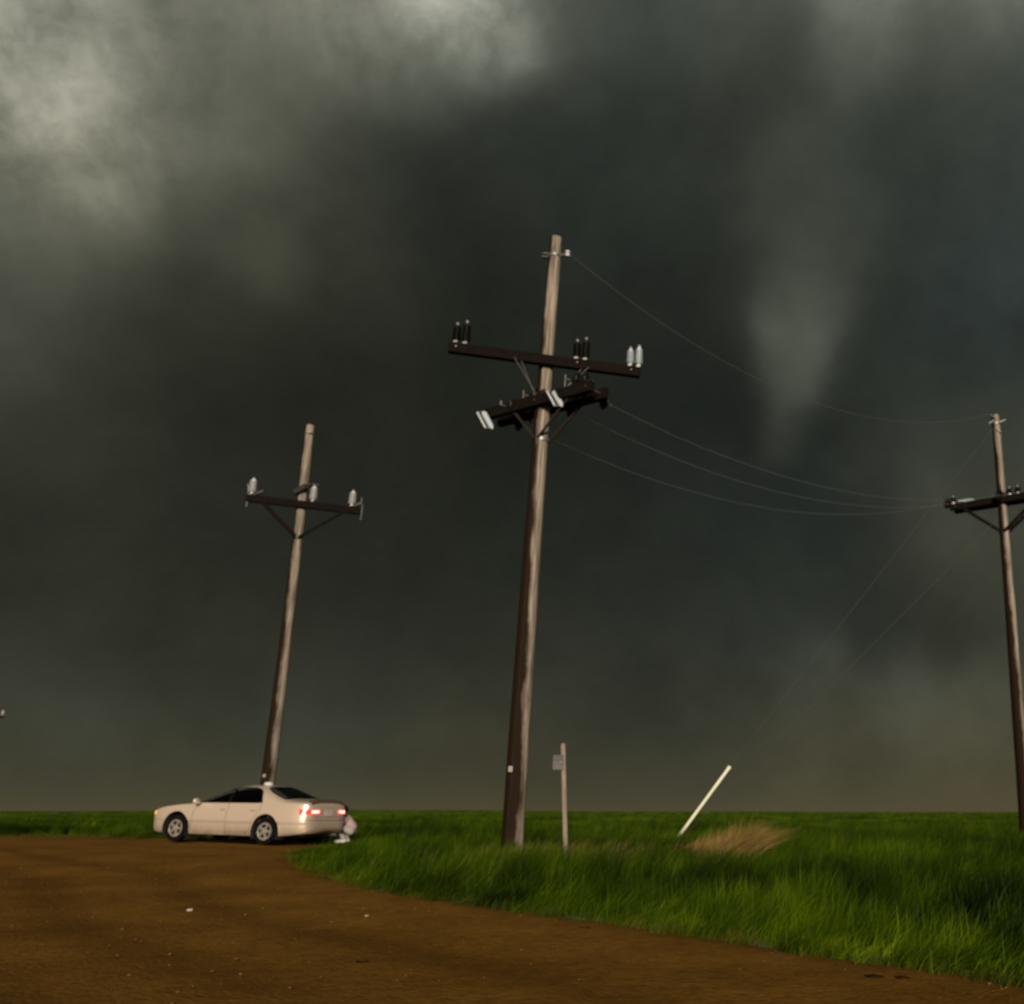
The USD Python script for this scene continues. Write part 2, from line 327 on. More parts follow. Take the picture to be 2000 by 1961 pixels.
q = np.stack([i * N + j, (i + 1) * N + j, (i + 1) * N + j + 1, i * N + j + 1], -1).reshape(-1, 4)
soil = mat('field_soil', (.055, .085, .004), .95, nscale=2.0, namt=.5, bump=.5, bscale=8)
single('ground', (np.stack([X, Y, Z], -1).reshape(-1, 3), q), soil, True, kind='structure')

# the dirt road: a fine sheet whose rim follows the verge
h = .22
gx = np.arange(-48, 12, h); gy = np.arange(-2, 50, h)
X, Y = np.meshgrid(gx, gy, indexing='ij')
rd = road_dist(X, Y)
seen = (Y > -1.8)
ins = rd > 0
i, j = np.meshgrid(np.arange(len(gx) - 1), np.arange(len(gy) - 1), indexing='ij'); N = len(gy)
q = np.stack([i * N + j, (i + 1) * N + j, (i + 1) * N + j + 1, i * N + j + 1], -1).reshape(-1, 4)
q = q[ins.ravel()[q].any(1)]
used, inv = np.unique(q, return_inverse=True); q = inv.reshape(q.shape)
V = np.stack([X.ravel()[used], Y.ravel()[used]], 1); R = rd.ravel()[used].copy()
outside = R <= 0
pts = shapely.points(V[outside]); on = shapely.line_interpolate_point(EDGE_ALL, shapely.line_locate_point(EDGE_ALL, pts))
V[outside] = np.stack([shapely.get_x(on), shapely.get_y(on)], 1); R[outside] = 0
edge_d = shapely.distance(LineString([far_l] + E1[:1] + E2[3:] + [right]), shapely.points(V))
# ruts: shallow worn tracks that run with the road edge
RUTS = [(2.05, .24), (3.55, .3), (4.9, .26), (6.6, .3)]
wob = .35 * (meshkit.noise(np.c_[V * .18, np.zeros(len(V))], 3) - .5)
rz = sum(-.022 * np.exp(-((edge_d + wob - c) / w) ** 2) for c, w in RUTS)
nz = .02 * (meshkit.fbm(np.c_[V * .9, np.zeros(len(V))], 4, 5) - .5) + .018 * (meshkit.fbm(np.c_[V * 3.1, np.zeros(len(V))], 3, 9) - .5)
VZ = G0(V[:, 0], V[:, 1]) + rz + nz * np.clip(R / .3, 0, 1) + .004
fade = np.exp(-np.clip(np.hypot(V[:, 0], V[:, 1]) - 14, 0, None) / 14)
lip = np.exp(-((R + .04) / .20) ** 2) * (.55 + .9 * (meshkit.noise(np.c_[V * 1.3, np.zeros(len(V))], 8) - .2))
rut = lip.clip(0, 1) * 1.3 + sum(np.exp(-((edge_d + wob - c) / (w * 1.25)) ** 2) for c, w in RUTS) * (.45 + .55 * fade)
def road_material():
    n = {
     'geo': ('geometry', {}),
     'a': ('noise_texture', dict(scale=.55, detail=6., roughness=.6)),
     'b': ('noise_texture', dict(scale=7., detail=7., roughness=.7)),
     'ra': ('rgb_ramp', dict(ramp=[(.3, (.088, .0435, .0062)), (.5, (.120, .0600, .0088)), (.7, (.160, .0820, .0130))])),
     'rb': ('rgb_ramp', dict(ramp=[(.3, (.62, .6, .58)), (.5, (1., 1., 1.)), (.72, (1.25, 1.25, 1.25))])),
     'm1': ('mix_color', dict(blend_type='multiply', fac=.85)),
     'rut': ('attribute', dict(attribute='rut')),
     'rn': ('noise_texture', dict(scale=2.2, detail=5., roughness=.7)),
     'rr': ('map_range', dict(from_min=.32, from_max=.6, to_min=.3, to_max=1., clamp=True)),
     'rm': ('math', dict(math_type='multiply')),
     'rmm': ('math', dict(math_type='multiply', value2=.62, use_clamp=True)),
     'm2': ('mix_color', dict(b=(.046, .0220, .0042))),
     # gravel
     'v': ('voronoi_texture', dict(scale=24., feature='f1', randomness=1.)),
     'vr': ('rgb_ramp', dict(ramp=[(0., (.88, .88, .88)), (.5, (.92, .92, .92)), (.93, (1.04, 1.03, 1.02)), (1., (1.28, 1.26, 1.24))])),
     'sc': ('separate_color', {}),
     'm3': ('mix_color', dict(blend_type='multiply', fac=.8)),
     'bs': ('math', dict(math_type='multiply_add', value2=-.8)),
     'bp': ('bump', dict(strength=.4, distance=.02)),
     'p': ('principled_bsdf', dict(roughness=.95, specular_ior_level=.03)),
    }
    l = [('geo.position', 'a.vector'), ('geo.position', 'b.vector'), ('geo.position', 'rn.vector'), ('geo.position', 'v.vector'),
         ('a.fac', 'ra.fac'), ('b.fac', 'rb.fac'), ('ra.color', 'm1.a'), ('rb.color', 'm1.b'),
         ('rut.fac', 'rm.value1'), ('rn.fac', 'rr.value'), ('rr.result', 'rm.value2'), ('rm.value', 'rmm.value1'),
         ('m1.result', 'm2.a'), ('rmm.value', 'm2.fac'),
         ('v.color', 'sc.color'), ('sc.r', 'vr.fac'), ('m2.result', 'm3.a'), ('vr.color', 'm3.b'), ('m3.result', 'p.base_color'),
         ('v.distance', 'bs.value1'), ('b.fac', 'bs.value3'), ('bs.value', 'bp.height'), ('bp.normal', 'p.normal')]
    return usdkit.material(stage, '/World/Looks/dirt_road', n, l, surface='p.BSDF')
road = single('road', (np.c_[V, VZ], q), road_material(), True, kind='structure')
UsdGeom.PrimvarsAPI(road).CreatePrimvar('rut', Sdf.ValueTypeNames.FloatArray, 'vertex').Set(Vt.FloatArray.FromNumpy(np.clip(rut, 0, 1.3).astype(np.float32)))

# ------------------------------------------------------------------ utility poles
def insulator(hh=.34, r=.10, ribs=6):
    pr = [(0, 0), (r * .45, 0), (r * .45, hh * .08)]
    for k in range(ribs):
        a = hh * (.08 + .80 * k / ribs); b = hh * (.08 + .80 * (k + 1) / ribs)
        rr = r * (1 - .12 * k / ribs)
        pr += [(r * .5, a), (rr * .96, a + (b - a) * .25), (rr, a + (b - a) * .45), (rr * .8, a + (b - a) * .75), (r * .5, b)]
    pr += [(r * .5, hh * .9), (r * .42, hh * .98), (r * .2, hh), (0, hh)]
    return lathe(pr, 20)
def bell(r=.155, hh=.17):
    return lathe([(0, 0), (r * .3, 0), (r * .36, hh * .35), (r * .8, hh * .5), (r, hh * .82), (r * .97, hh * .9), (r * .7, hh * .86), (r * .3, hh * .95), (0, hh * .95)], 20)
def pole_mesh(base, top, r0, r1, seed):
    n = 60; t = np.linspace(0, 1, n); g = np.arange(28) * 2 * np.pi / 28
    base, top = np.asarray(base, float), np.asarray(top, float)
    cx = base + (top - base) * t[:, None]
    bend = .03 * np.sin(np.pi * t)[:, None] * np.array([math.cos(seed), math.sin(seed), 0]); cx = cx + bend
    r = r0 + (r1 - r0) * t
    v = cx[:, None] + np.stack([np.cos(g)[None] * r[:, None], np.sin(g)[None] * r[:, None], np.zeros((n, 28))], -1)
    v = v.reshape(-1, 3); c = np.repeat(cx, 28, 0)
    k = 1 + .09 * (meshkit.fbm(v * np.array([7, 7, .8]), 3, seed) - .5)
    v[:, :2] = c[:, :2] + (v[:, :2] - c[:, :2]) * k[:, None]
    i, j = np.meshgrid(np.arange(n - 1), np.arange(28), indexing='ij')
    q = np.stack([i * 28 + j, i * 28 + (j + 1) % 28, (i + 1) * 28 + (j + 1) % 28, (i + 1) * 28 + j], -1).reshape(-1, 4)
    f = np.vstack([q[:, [0, 1, 2]], q[:, [0, 2, 3]]])
    # a weathered, slightly domed top
    e = (n - 1) * 28; kk = np.arange(28)
    ring = v[e:] * 1.0; ring[:, :2] = top[:2] + (ring[:, :2] - top[:2]) * .86; ring[:, 2] += .018
    a = len(v); v = np.vstack([v, ring, top + [0, 0, .03]])
    f = np.vstack([f, np.stack([e + kk, e + (kk + 1) % 28, a + (kk + 1) % 28], 1), np.stack([e + kk, a + (kk + 1) % 28, a + kk], 1), np.stack([a + kk, a + (kk + 1) % 28, np.full(28, a + 28)], 1)])
    return trimesh.Trimesh(v, f, process=False)
def bolt(p, d, L, r=.012): return place(trimesh.creation.cylinder(r, L, sections=8), p, d)

class PoleBuilder:
    def __init__(s, base, top, label, seed, r0=.19, r1=.125, group=None):
        s.base, s.top = np.asarray(base, float), np.asarray(top, float)
        s.t = Thing('utility_pole', s.base, label, 'utility pole', group)
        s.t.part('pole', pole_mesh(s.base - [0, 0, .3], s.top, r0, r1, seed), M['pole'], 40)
    def at(s, z): 
        k = (z - s.base[2]) / (s.top[2] - s.base[2]); return s.base + (s.top - s.base) * k
    def arm(s, a, b, w=.12, h=.16, mat_='timber', label=None):
        s.t.part('crossarm', beam(a, b, w, h, .012), M[mat_], False, label=label)
    def brace(s, a, b, w=.045, h=.045, m='steel'): s.t.part('brace', beam(a, b, w, h, .006), M[m], False)
    def post(s, p, hh=.34, r=.1, m='dark_porcelain', d=(0, 0, 1), foot=True, ribs=6):
        d = np.asarray(d, float) / np.linalg.norm(d)
        path = s.t.part('insulator', place(insulator(hh, r, ribs), np.asarray(p) + d * .05, d), M[m], 40)
        if foot: s.t.part('bracket', place(bbox((.13, .09, .045), .006), np.asarray(p) + d * .022, d), M['steel'], False, parent=path)
        s.t.part('cap', place(lathe([(0, 0), (.035, 0), (.04, .02), (.03, .05), (0, .055)], 12), np.asarray(p) + d * (.05 + hh - .005), d), M['steel'], 40, parent=path)
    def string(s, p, d, n=2):
        """a dead-end string of bell discs along d"""
        d = np.asarray(d, float) / np.linalg.norm(d); p = np.asarray(p, float); L = .12 + .17 * n + .12
        path = s.t.part('dead_end_link', cat([tube([p, p + d * L], .014, 8), place(trimesh.creation.torus(.03, .009, 14, 8), p + d * .03, (0, 0, 1))]), M['steel'], 40)
        for k in range(n): s.t.part('bell_insulator', place(bell(), p + d * (.12 + .17 * k), d), M['dark_porcelain'], 40, parent=path)
        return p + d * L
    def cutout(s, p, d, L=.5):
        """a fuse cutout: ribbed porcelain body and the fuse barrel beside it"""
        d = np.asarray(d, float) / np.linalg.norm(d); p = np.asarray(p, float)
        side = np.cross(d, (0, 0, 1.)); side /= np.linalg.norm(side); side = np.array([side[0], side[1], 0]) 
        off = np.array([-.13, .02, 0])
        path = s.t.part('fuse_cutout', place(insulator(L, .065, 9), p, d), M['grey_porcelain'], 40)
        s.t.part('fuse_barrel', tube([p + off, p + off + d * L * .92], .022, 10), M['white_porcelain'], 40, parent=path)
        s.t.part('contact', beam(p, p + off, .03, .03), M['steel'], False, parent=path)
        s.t.part('contact', beam(p + d * L * .92, p + off + d * L * .92, .03, .03), M['steel'], False, parent=path)
    def band(s, z, r, hh=.05):
        c = s.at(z); s.t.part('pole_band', place(lathe([(r, -hh / 2), (r + .008, -hh / 2), (r + .008, hh / 2), (r, hh / 2)], 28), c), M['steel'], 40)
    def plate(s, p, w, hh, d=(0, -1, 0), m='tag', name='tag'):
        s.t.part(name, place(bbox((w, hh, .012), .003), p, d), M[m], False)

unit = lambda v: np.asarray(v, float) / np.linalg.norm(v)
def gz(x, y): return float(G(np.array([x]), np.array([y]))[0])

# --- centre pole, the corner of the line
Dc = 18.8
ct = P(1086, 466, Dc); cb = P(1001, 1640, Dc); cb = np.array([cb[0], Dc, gz(cb[0], Dc)])
c = PoleBuilder(cb, ct, 'tallest wooden utility pole in the middle, with two crossarms set at an angle', 3, r0=.2, r1=.128)
ua, ub = P(876, 679, 18.0), P(1250, 728, 19.2)                 # upper arm, in front of the pole
zz = (ua[2] + ub[2]) / 2; ua[2] = ub[2] = zz; ud = unit(ub - ua)
pc = c.at(zz); front = np.array([ud[1], -ud[0], 0]); front = front if front[1] < 0 else -front
mid = (ua + ub) / 2; shift = (pc + front * .20 - mid); shift -= ud * (shift @ ud); ua += shift; ub += shift
c.arm(ua, ub, .15, .21)
upz = np.array([0, 0, .105])
def on_arm(a, b, t, up=upz): return a + (b - a) * t + up
for t, m_ in ((.035, 'dark_porcelain'), (.655, 'dark_porcelain'), (.945, 'grey_porcelain')):
    c.post(on_arm(ua, ub, t), .36, .086, m_); c.post(on_arm(ua, ub, t) + ud * .178, .43, .086, m_)
for t in (.035, .655, .945): c.t.part('bolt', bolt(on_arm(ua, ub, t, np.zeros(3)) + front * .07, front, .1), M['steel'], 40)
for t, k in ((.33, -1), (.72, 1)):
    a = on_arm(ua, ub, t, np.array([0, 0, -.06])) + front * .075; b = c.at(zz - .95) + front * .145 + ud * k * .04
    c.brace(a, b, .035, .012)
    c.brace(a - front * .02 - ud * k * .12, b + np.array([0, 0, -.12]) + ud * k * .03, .03, .01)
# lower double arm, dead-ending the span to the right-hand pole
la, lb = P(958, 815, 19.6), P(1167, 767, 18.1); zl = (la[2] + lb[2]) / 2; la[2] = lb[2] = zl; ld = unit(lb - la)
pl = c.at(zl); nl = np.array([-ld[1], ld[0], 0]); nl = nl if nl[1] > 0 else -nl
mid = (la + lb) / 2; sh = pl - mid; la += sh; lb += sh
for s_ in (-1, 1): c.arm(la + nl * s_ * .21, lb + nl * s_ * .21, .14, .23)
for t in (.04, .5, .96): c.t.part('spacer_bolt', bolt(la + (lb - la) * t, nl, .6, .014), M['steel'], 40)
span_c = []
for t in (.06, .56, .86):
    p = la + (lb - la) * t + nl * .30 + np.array([0, 0, .02])
    span_c.append(c.string(p, unit(np.array([.77, .62, -.12])), 1))
# bells on the near side that carry the jumpers
for px_, py_, dd in ((1104, 741, 18.2), (978, 792, 19.0), (1022, 772, 18.7)):
    p = P(px_, py_, dd); c.string(p, np.array([.98, -.1, -.10]), 2)
    c.t.part('hanger', tube([p, p + np.array([.0, 0, .1]), (p[0], p[1], zl + .1) if p[2] > zl + .1 else p + np.array([.02, .1, -.12])], .015, 6), M['steel'], 40)
for s_ in (-1, 1):
    for k, t in ((-1, .28), (1, .80)):
        c.brace(la + (lb - la) * t + nl * s_ * .21 + np.array([0, 0, -.08]), c.at(zl - .78) + nl * s_ * .15 + ld * k * .03, .04, .05, 'brace_wood')
c.cutout(P(944, 805, 19.2), P(969, 851, 19.0) - P(944, 805, 19.2), .52)
c.t.part('cutout_bracket', beam(P(940, 806, 19.25), la - ld * .02, .05, .05), M['steel'], False)
c.cutout(P(1081, 764, 18.35), P(1101, 800, 18.2) - P(1081, 764, 18.35), .46)
c.t.part('cutout_bracket', beam(P(1078, 764, 18.4), c.at(P(1078, 764, 18.4)[2] - .06), .05, .04), M['steel'], False)
# pole-top hardware
tz = P(1095, 500, Dc)[2]; pt = c.at(tz)
c.t.part('spool_bracket', beam(pt + [.10, -.02, 0], pt + [.26, -.04, .02], .05, .03), M['steel'], False)
c.t.part('spool_insulator', place(lathe([(0, -.06), (.05, -.06), (.055, -.03), (.03, 0), (.055, .03), (.05, .06), (0, .06)], 16), pt + [.28, -.05, .02], (0, 0, 1)), M['white_porcelain'], 40)
c.t.part('top_bracket', beam(pt + [-.11, -.03, -.05], pt + [-.27, -.05, -.05], .06, .05), M['dark_porcelain'], False)
c.t.part('top_bracket', beam(pt + [-.10, -.03, .04], pt + [-.25, -.05, .03], .05, .02), M['steel'], False)
c.band(tz - .02, .136); c.band(zl - .78, .152, .06); c.band(zz - .95, .146, .05)
tg = P(997, 1502, Dc - .19); c.plate(tg, .075, .10)
# a ground wire moulding down the pole
gw = [c.at(z) + np.array([.13 * math.cos(-1.9), .13 * math.sin(-1.9), 0]) * (1 + (1 - (z - cb[2]) / 11.5) * .5) for z in np.linspace(cb[2] + .2, zl - .9, 24)]
c.t.part('ground_wire', tube(gw, .011, 6), M['brace_wood'], 40)

# --- pole behind the car
Dl = 29.7
lt = P(606, 832, Dl); lb0 = P(520, 1560, Dl); lb0 = np.array([lb0[0], Dl, gz(lb0[0], Dl)])
L = PoleBuilder(lb0, lt, 'wooden utility pole with one V-braced crossarm standing behind the car', 7, r0=.2, r1=.125)
aa, ab = P(480, 973, 28.9), P(703, 999, 30.3); za = (aa[2] + ab[2]) / 2; aa[2] = ab[2] = za; ad = unit(ab - aa)
fr = np.array([ad[1], -ad[0], 0]); pm = L.at(za); sh = pm + fr * .19 - (aa + ab) / 2; sh -= ad * (sh @ ad); aa += sh; ab += sh
L.arm(aa, ab, .13, .22)
upl = np.array([0, 0, .11])
for t in (.045, .57, .92): L.post(on_arm(aa, ab, t, upl), .46, .125, 'white_porcelain')
for t in (.10, .97):
    p = on_arm(aa, ab, t, upl); L.t.part('wire_clamp', beam(p + [-.16, 0, .02], p + [.13, .05, .17], .1, .07), M['dark_porcelain'], False)
for t in (0.0, 1.0):
    p = aa + (ab - aa) * t; L.t.part('arm_pin', tube([p + [0, 0, .45], p + [.06, 0, .1], p + [.05, 0, -.28]], .012, 6), M['steel'], 40)
p = pm + np.array([.02, -.2, .46]); L.t.part('pole_clamp', cat([beam(p + [-.18, 0, -.10], p + [.16, 0, .10], .16, .16), beam(p + [.05, 0, .12], p + [.32, 0, .18], .06, .07)]), M['dark_porcelain'], False)
L.t.part('pole_clamp', beam(p + [.25, 0, .20], p + [.52, .1, .19], .02, .015), M['steel'], False)
for k, t, w in ((-1, .15, .1), (1, .86, .07)):
    L.brace(on_arm(aa, ab, t, np.array([0, 0, -.09])) + fr * .04, L.at(za - 1.05) + fr * .17 + ad * k * .02, .07, w, 'timber')
L.t.part('bolt', bolt(L.at(za - 1.05) + fr * .2, fr, .12, .02), M['steel'], 40)
L.band(P(604, 848, Dl)[2], .135, .05)
L.plate(P(516, 1515, Dl - .2), .08, .09)
L.plate(P(604, 846, Dl - .14), .1, .05, m='black', name='top_plate')

# --- right-hand pole
Dr = 28.7
rt = P(1944, 812, Dr); rb = P(2004, 1610, Dr); rb = np.array([rb[0], Dr, gz(rb[0], Dr)])
Rp = PoleBuilder(rb, rt, 'wooden utility pole at the right edge, with double crossarm and guy wires', 11, r0=.19, r1=.115)
ra = P(1862, 996, 29.5); zr_ = P(1963, 979, Dr)[2]; ra[2] = zr_; pr_ = Rp.at(zr_)
rdv = unit(pr_ - ra); rdv[2] = 0; rdv = unit(rdv); half = 1.55
nr_ = np.array([-rdv[1], rdv[0], 0]); nr_ = nr_ if nr_[1] > 0 else -nr_
r0_, r1_ = pr_ - rdv * half, pr_ + rdv * half
for s_ in (-1, 1): Rp.arm(r0_ + nr_ * s_ * .19, r1_ + nr_ * s_ * .19, .12, .21)
for s_ in (-1, 1):
    for k, t in ((-1, .13), (1, .87)):
        Rp.brace(r0_ + (r1_ - r0_) * t + nr_ * s_ * .19 + np.array([0, 0, -.085]), Rp.at(zr_ - .98) + nr_ * s_ * .13 + rdv * k * .03, .06, .09, 'timber')
for t in (.06, .5, .94): Rp.t.part('spacer_bolt', bolt(r0_ + (r1_ - r0_) * t, nr_, .56, .014), M['steel'], 40)
span_r = []
for t in (.04, .56, .96):
    p = r0_ + (r1_ - r0_) * t - nr_ * .26 + np.array([0, 0, .05])
    span_r.append(Rp.string(p, -unit(np.array([.77, .62, .05])), 1))
for t, m_ in ((.035, 'dark_porcelain'), (.60, 'dark_porcelain'), (.68, 'dark_porcelain')):
    Rp.post(r0_ + (r1_ - r0_) * t - nr_ * .19 + np.array([0, 0, .085]), .17, .10, m_, ribs=2)
p = r0_ + (r1_ - r0_) * .17 - nr_ * .19 + np.array([0, 0, .15]); Rp.cutout(p - [.12, 0, 0.02], np.array([1, -.15, .02]), .36)
tp = Rp.at(rt[2] - .18)
for a_, b_ in (((-.02, -.14, .02), (-.2, -.18, .14)), ((.04, -.14, -.1), (.26, -.16, -.02)), ((-.08, -.14, -.02), (-.26, -.15, -.14)), ((-.05, -.13, -.3), (.10, -.16, -.44))):
    Rp.t.part('top_bracket', beam(tp + a_, tp + b_, .05, .03), M['steel'], False)
Rp.band(rt[2] - .28, .125); Rp.band(zr_ - .98, .142, .06)

# --- the next pole along the line, only its arm end reaching into the frame
fb = np.array([-72.4, 95.4, .42]); ft = fb + [0, 0, 11.8]
F = PoleBuilder(fb, ft, 'farthest utility pole, only its crossarm tip showing at the left edge', 5)
fd = unit(np.array([.75, .66, 0])); fc = P(4, 1400, 96.0); fa1 = fc; F_mid = F.at(fc[2]) + np.array([.14, -.15, 0])
fd = unit(fa1 - F_mid); F.arm(F_mid - fd * 1.8, fa1 + fd * .15, .13, .2)
for p in (fa1 + fd * .0, F_mid - fd * 1.65, F_mid + fd * .5): F.post(p + [0, 0, .1], .42, .16, 'white_porcelain')
for k in (-1, 1): F.brace(F_mid + fd * k * 1.2 - [0, 0, .1], F.at(fc[2] - 1.0) + [0, -.17, 0], .06, .06, 'timber')

# --- wires
def sag_wire(a, b, sag, n=48):
    t = np.linspace(0, 1, n)[:, None]; p = a + (b - a) * t; p[:, 2] -= (4 * sag * t * (1 - t))[:, 0]; return p
wl = ['thin slack power line from the top of the tallest pole to the right-hand pole',
      'lowest slack power line from the left end of the lower crossarm to the right-hand pole',
      'middle slack power line from the lower crossarm of the tallest pole to the right-hand pole',
      'power line from the right end of the lower crossarm, uppermost of the three slack ones']
top_end = tp + np.array([-.2, -.18, .16])
G_W = 'power lines hanging between the middle and right poles'
single('power_line', tube(sag_wire(pt + [.31, -.05, .03], top_end, 1.55), .005, 6), M['wire'], True, wl[0], 'power line', G_W)
for a_, b_, s_, l_ in zip(span_c, span_r, (1.0, 1.05, 1.05), wl[1:]):
    single('power_line', tube(sag_wire(a_, b_, s_), .005, 6), M['wire'], True, l_, 'power line', G_W)
anchor = P(1313, 1646, 28.0); anchor[2] = gz(anchor[0], 28.0) - .05
gt = Rp.at(P(1951, 838, Dr)[2]) + [-.12, -.04, 0]; g2 = Rp.at(P(1964, 1012, Dr)[2]) + [-.13, -.04, 0]
gtop = P(1425, 1498, 28.05)
single('guy_wire', tube([anchor, anchor + (gtop - anchor) * .5, gtop, gt], .006, 6), M['guy_wire'], True, 'upper guy wire from the right-hand pole top down through the pale guard', 'guy wire', 'guy wires of the right-hand pole')
single('guy_wire', tube([anchor + [.05, .05, 0], g2 * .5 + anchor * .5, g2], .006, 6), M['guy_wire'], True, 'lower guy wire from the right-hand pole crossarm to the ground anchor', 'guy wire', 'guy wires of the right-hand pole')
gg = Thing('guy_guard', anchor, 'pale plastic guy guard slanting up out of the grass', 'guy guard')
gd = unit(gtop - anchor)
gg.part('sleeve', tube([anchor + gd * .05, anchor + gd * .9, gtop], [.043, .044, .046], 14), M['guy_guard'], 40)
gg.part('collar', tube([gtop - gd * .09, gtop + gd * .015], .053, 14), M['guy_guard'], 40)

# --- marker post with its board
Ds = 17.3
sb = P(1108, 1690, Ds); stp = P(1100, 1452, Ds); sb[2] = gz(sb[0], Ds)
sp = Thing('marker_post', sb, 'short weathered wooden post with a small board, right of the tallest pole', 'marker post')
sp.part('post', beam(sb - [0, 0, .2], stp, .072, .072, .012, up=(0, 1, 0)), M['post_wood'], False)
bc = P(1090, 1489, Ds - .06)
sp.part('board', place(bbox((.17, .24, .02), .004), bc, (0.08, -1, 0)), M['board'], False)
for k, dz in enumerate((.095, .045)): sp.part('stripe', place(bbox((.145, .018, .006), .002), bc + [0, -.013, dz], (.08, -1, 0)), M['black'], False)
sp.part('screw', bolt(bc + [.06, -.02, .0], (0, 1, 0), .03, .008), M['steel'], 40)

# ------------------------------------------------------------------ the car
CAR_A = math.radians(180 - 15.2); CAR_P = math.radians(1.5)
Rz = np.array([[math.cos(CAR_A), -math.sin(CAR_A), 0], [math.sin(CAR_A), math.cos(CAR_A), 0], [0, 0, 1]])
Ry = np.array([[math.cos(CAR_P), 0, -math.sin(CAR_P)], [0, 1, 0], [math.sin(CAR_P), 0, math.cos(CAR_P)]])
CAR_R = Rz @ Ry
CAR_O = np.array([-13.05, 27.08, 0.0]); CAR_O[2] = .385
def tab(rows):
    r = sorted(rows); return PchipInterpolator([a for a, _ in r], [b for _, b in r])
fw = tab([(2.29, .30), (2.275, .48), (2.23, .65), (2.12, .76), (1.95, .82), (1.6, .862), (1.0, .882), (0, .888), (-1.5, .885), (-2.0, .86), (-2.25, .815), (-2.38, .745), (-2.44, .64), (-2.465, .5), (-2.47, .42)])
fzt = tab([(2.29, .56), (2.27, .64), (2.22, .715), (2.1, .785), (1.8, .855), (1.4, .912), (1.0, .948), (.88, .955), (.6, 1.085), (.3, 1.225), (.05, 1.325), (-.2, 1.385), (-.45, 1.41), (-.75, 1.408), (-.98, 1.375), (-1.25, 1.285), (-1.5, 1.19), (-1.72, 1.105), (-1.82, 1.078), (-2.1, 1.062), (-2.36, 1.05), (-2.41, 1.02), (-2.44, .95), (-2.46, .78), (-2.47, .64)])
fzs = tab([(2.29, .52), (2.22, .645), (2.0, .755), (1.6, .835), (1.0, .89), (.5, .912), (-.5, .935), (-1.3, .955), (-1.8, .965), (-2.3, .96), (-2.42, .88), (-2.46, .70), (-2.47, .6)])
fz0 = tab([(2.29, .34), (2.22, .25), (1.9, .20), (1., .19), (-1.5, .20), (-2.0, .24), (-2.35, .30), (-2.44, .36), (-2.47, .42)])
side_s = tab([(.0, .78), (.17, .885), (.22, .905), (.30, .945), (.42, .972), (.515, .985), (.53, 1.0), (.60, 1.0), (.68, .995), (.80, .972), (.90, .945), (1.0, .91)])
NS, NU = 3.5, 2.0
def halfwidth(x, z):
    x, z = np.broadcast_arrays(np.asarray(x, float), np.asarray(z, float))
    xc = np.clip(x, -2.47, 2.29); w, zt, zs, z0 = fw(xc), fzt(xc), fzs(xc), fz0(xc)
    low = w * side_s(np.clip(z, 0, 1)); ys_ = w * side_s(zs)
    fr_ = np.clip((z - zs) / np.maximum(zt - zs, 1e-4), 0, 1)
    up = ys_ * (1 - fr_ ** NU) ** (1 / NS)
    o = np.where(z <= zs, low, up)
    return np.where((z < z0) | (z > zt) | (x > 2.29) | (x < -2.47), -1., o)
def skin(o, d, reach=1.6, off=0.006):
    """points where rays from o along d (unit, inward) first meet the body, lifted by off"""
    o = np.asarray(o, float); d = np.asarray(d, float) / np.linalg.norm(d)
    t = np.arange(0, reach, .01); lo = np.full(len(o), reach); found = np.zeros(len(o), bool)
    for a in t:
        p = o + d * a; ins_ = np.abs(p[:, 1]) <= halfwidth(p[:, 0], p[:, 2])
        new = ins_ & ~found; lo[new] = a; found |= ins_
    a, b = lo - .01, lo.copy()
    for _ in range(14):
        m_ = (a + b) / 2; p = o + d * m_[:, None]; ins_ = np.abs(p[:, 1]) <= halfwidth(p[:, 0], p[:, 2])
        b = np.where(ins_, m_, b); a = np.where(ins_, a, m_)
    return o + d * (b - off)[:, None]
def fill(poly, step):
    """triangulated points over a 2-D polygon"""
    pg = Polygon(poly) if not isinstance(poly, Polygon) else poly
    n = max(8, int(pg.exterior.length / step)); e = np.array([pg.exterior.interpolate(k / n, True).coords[0] for k in range(n)])
    x0, y0, x1, y1 = pg.bounds
    gx_, gy_ = np.meshgrid(np.arange(x0 + step / 2, x1, step), np.arange(y0 + step / 2, y1, step)); gp = np.c_[gx_.ravel(), gy_.ravel()]
    gp = gp[shapely.contains_xy(pg.buffer(-step * .4), gp[:, 0], gp[:, 1])]
    pts_ = np.vstack([e, gp]); tri = Delaunay(pts_).simplices
    cc = pts_[tri].mean(1); tri = tri[shapely.contains_xy(pg, cc[:, 0], cc[:, 1])]
    a, b, c_ = pts_[tri[:, 0]], pts_[tri[:, 1]], pts_[tri[:, 2]]
    flip = ((b - a)[:, 0] * (c_ - a)[:, 1] - (b - a)[:, 1] * (c_ - a)[:, 0]) < 0
    tri[flip] = tri[flip][:, ::-1]
    return pts_, tri, n
def patch(poly, origin, ex, ey, step=.04, off=.006, thick=.0):
    """a panel lying on the body: poly in the plane (origin, ex, ey), pressed onto the skin along -(ex x ey)"""
    pts_, tri, n = fill(poly, step); ex, ey = unit(ex), unit(ey); nn = np.cross(ex, ey)
    o = np.asarray(origin, float) + pts_[:, :1] * ex + pts_[:, 1:] * ey
    v = skin(o, -nn, off=off)
    if thick:
        k = np.arange(n); k2 = (k + 1) % n; N_ = len(v)
        v = np.vstack([v, v - nn * thick])
        tri = np.vstack([tri, tri[:, ::-1] + N_, np.stack([k, k + N_, k2], 1), np.stack([k2, k + N_, k2 + N_], 1)])
        # fill()'s outline runs clockwise or not; make the shell consistent
        m_ = trimesh.Trimesh(v, tri, process=False); trimesh.repair.fix_normals(m_); return m_
    return trimesh.Trimesh(v, tri, process=False)
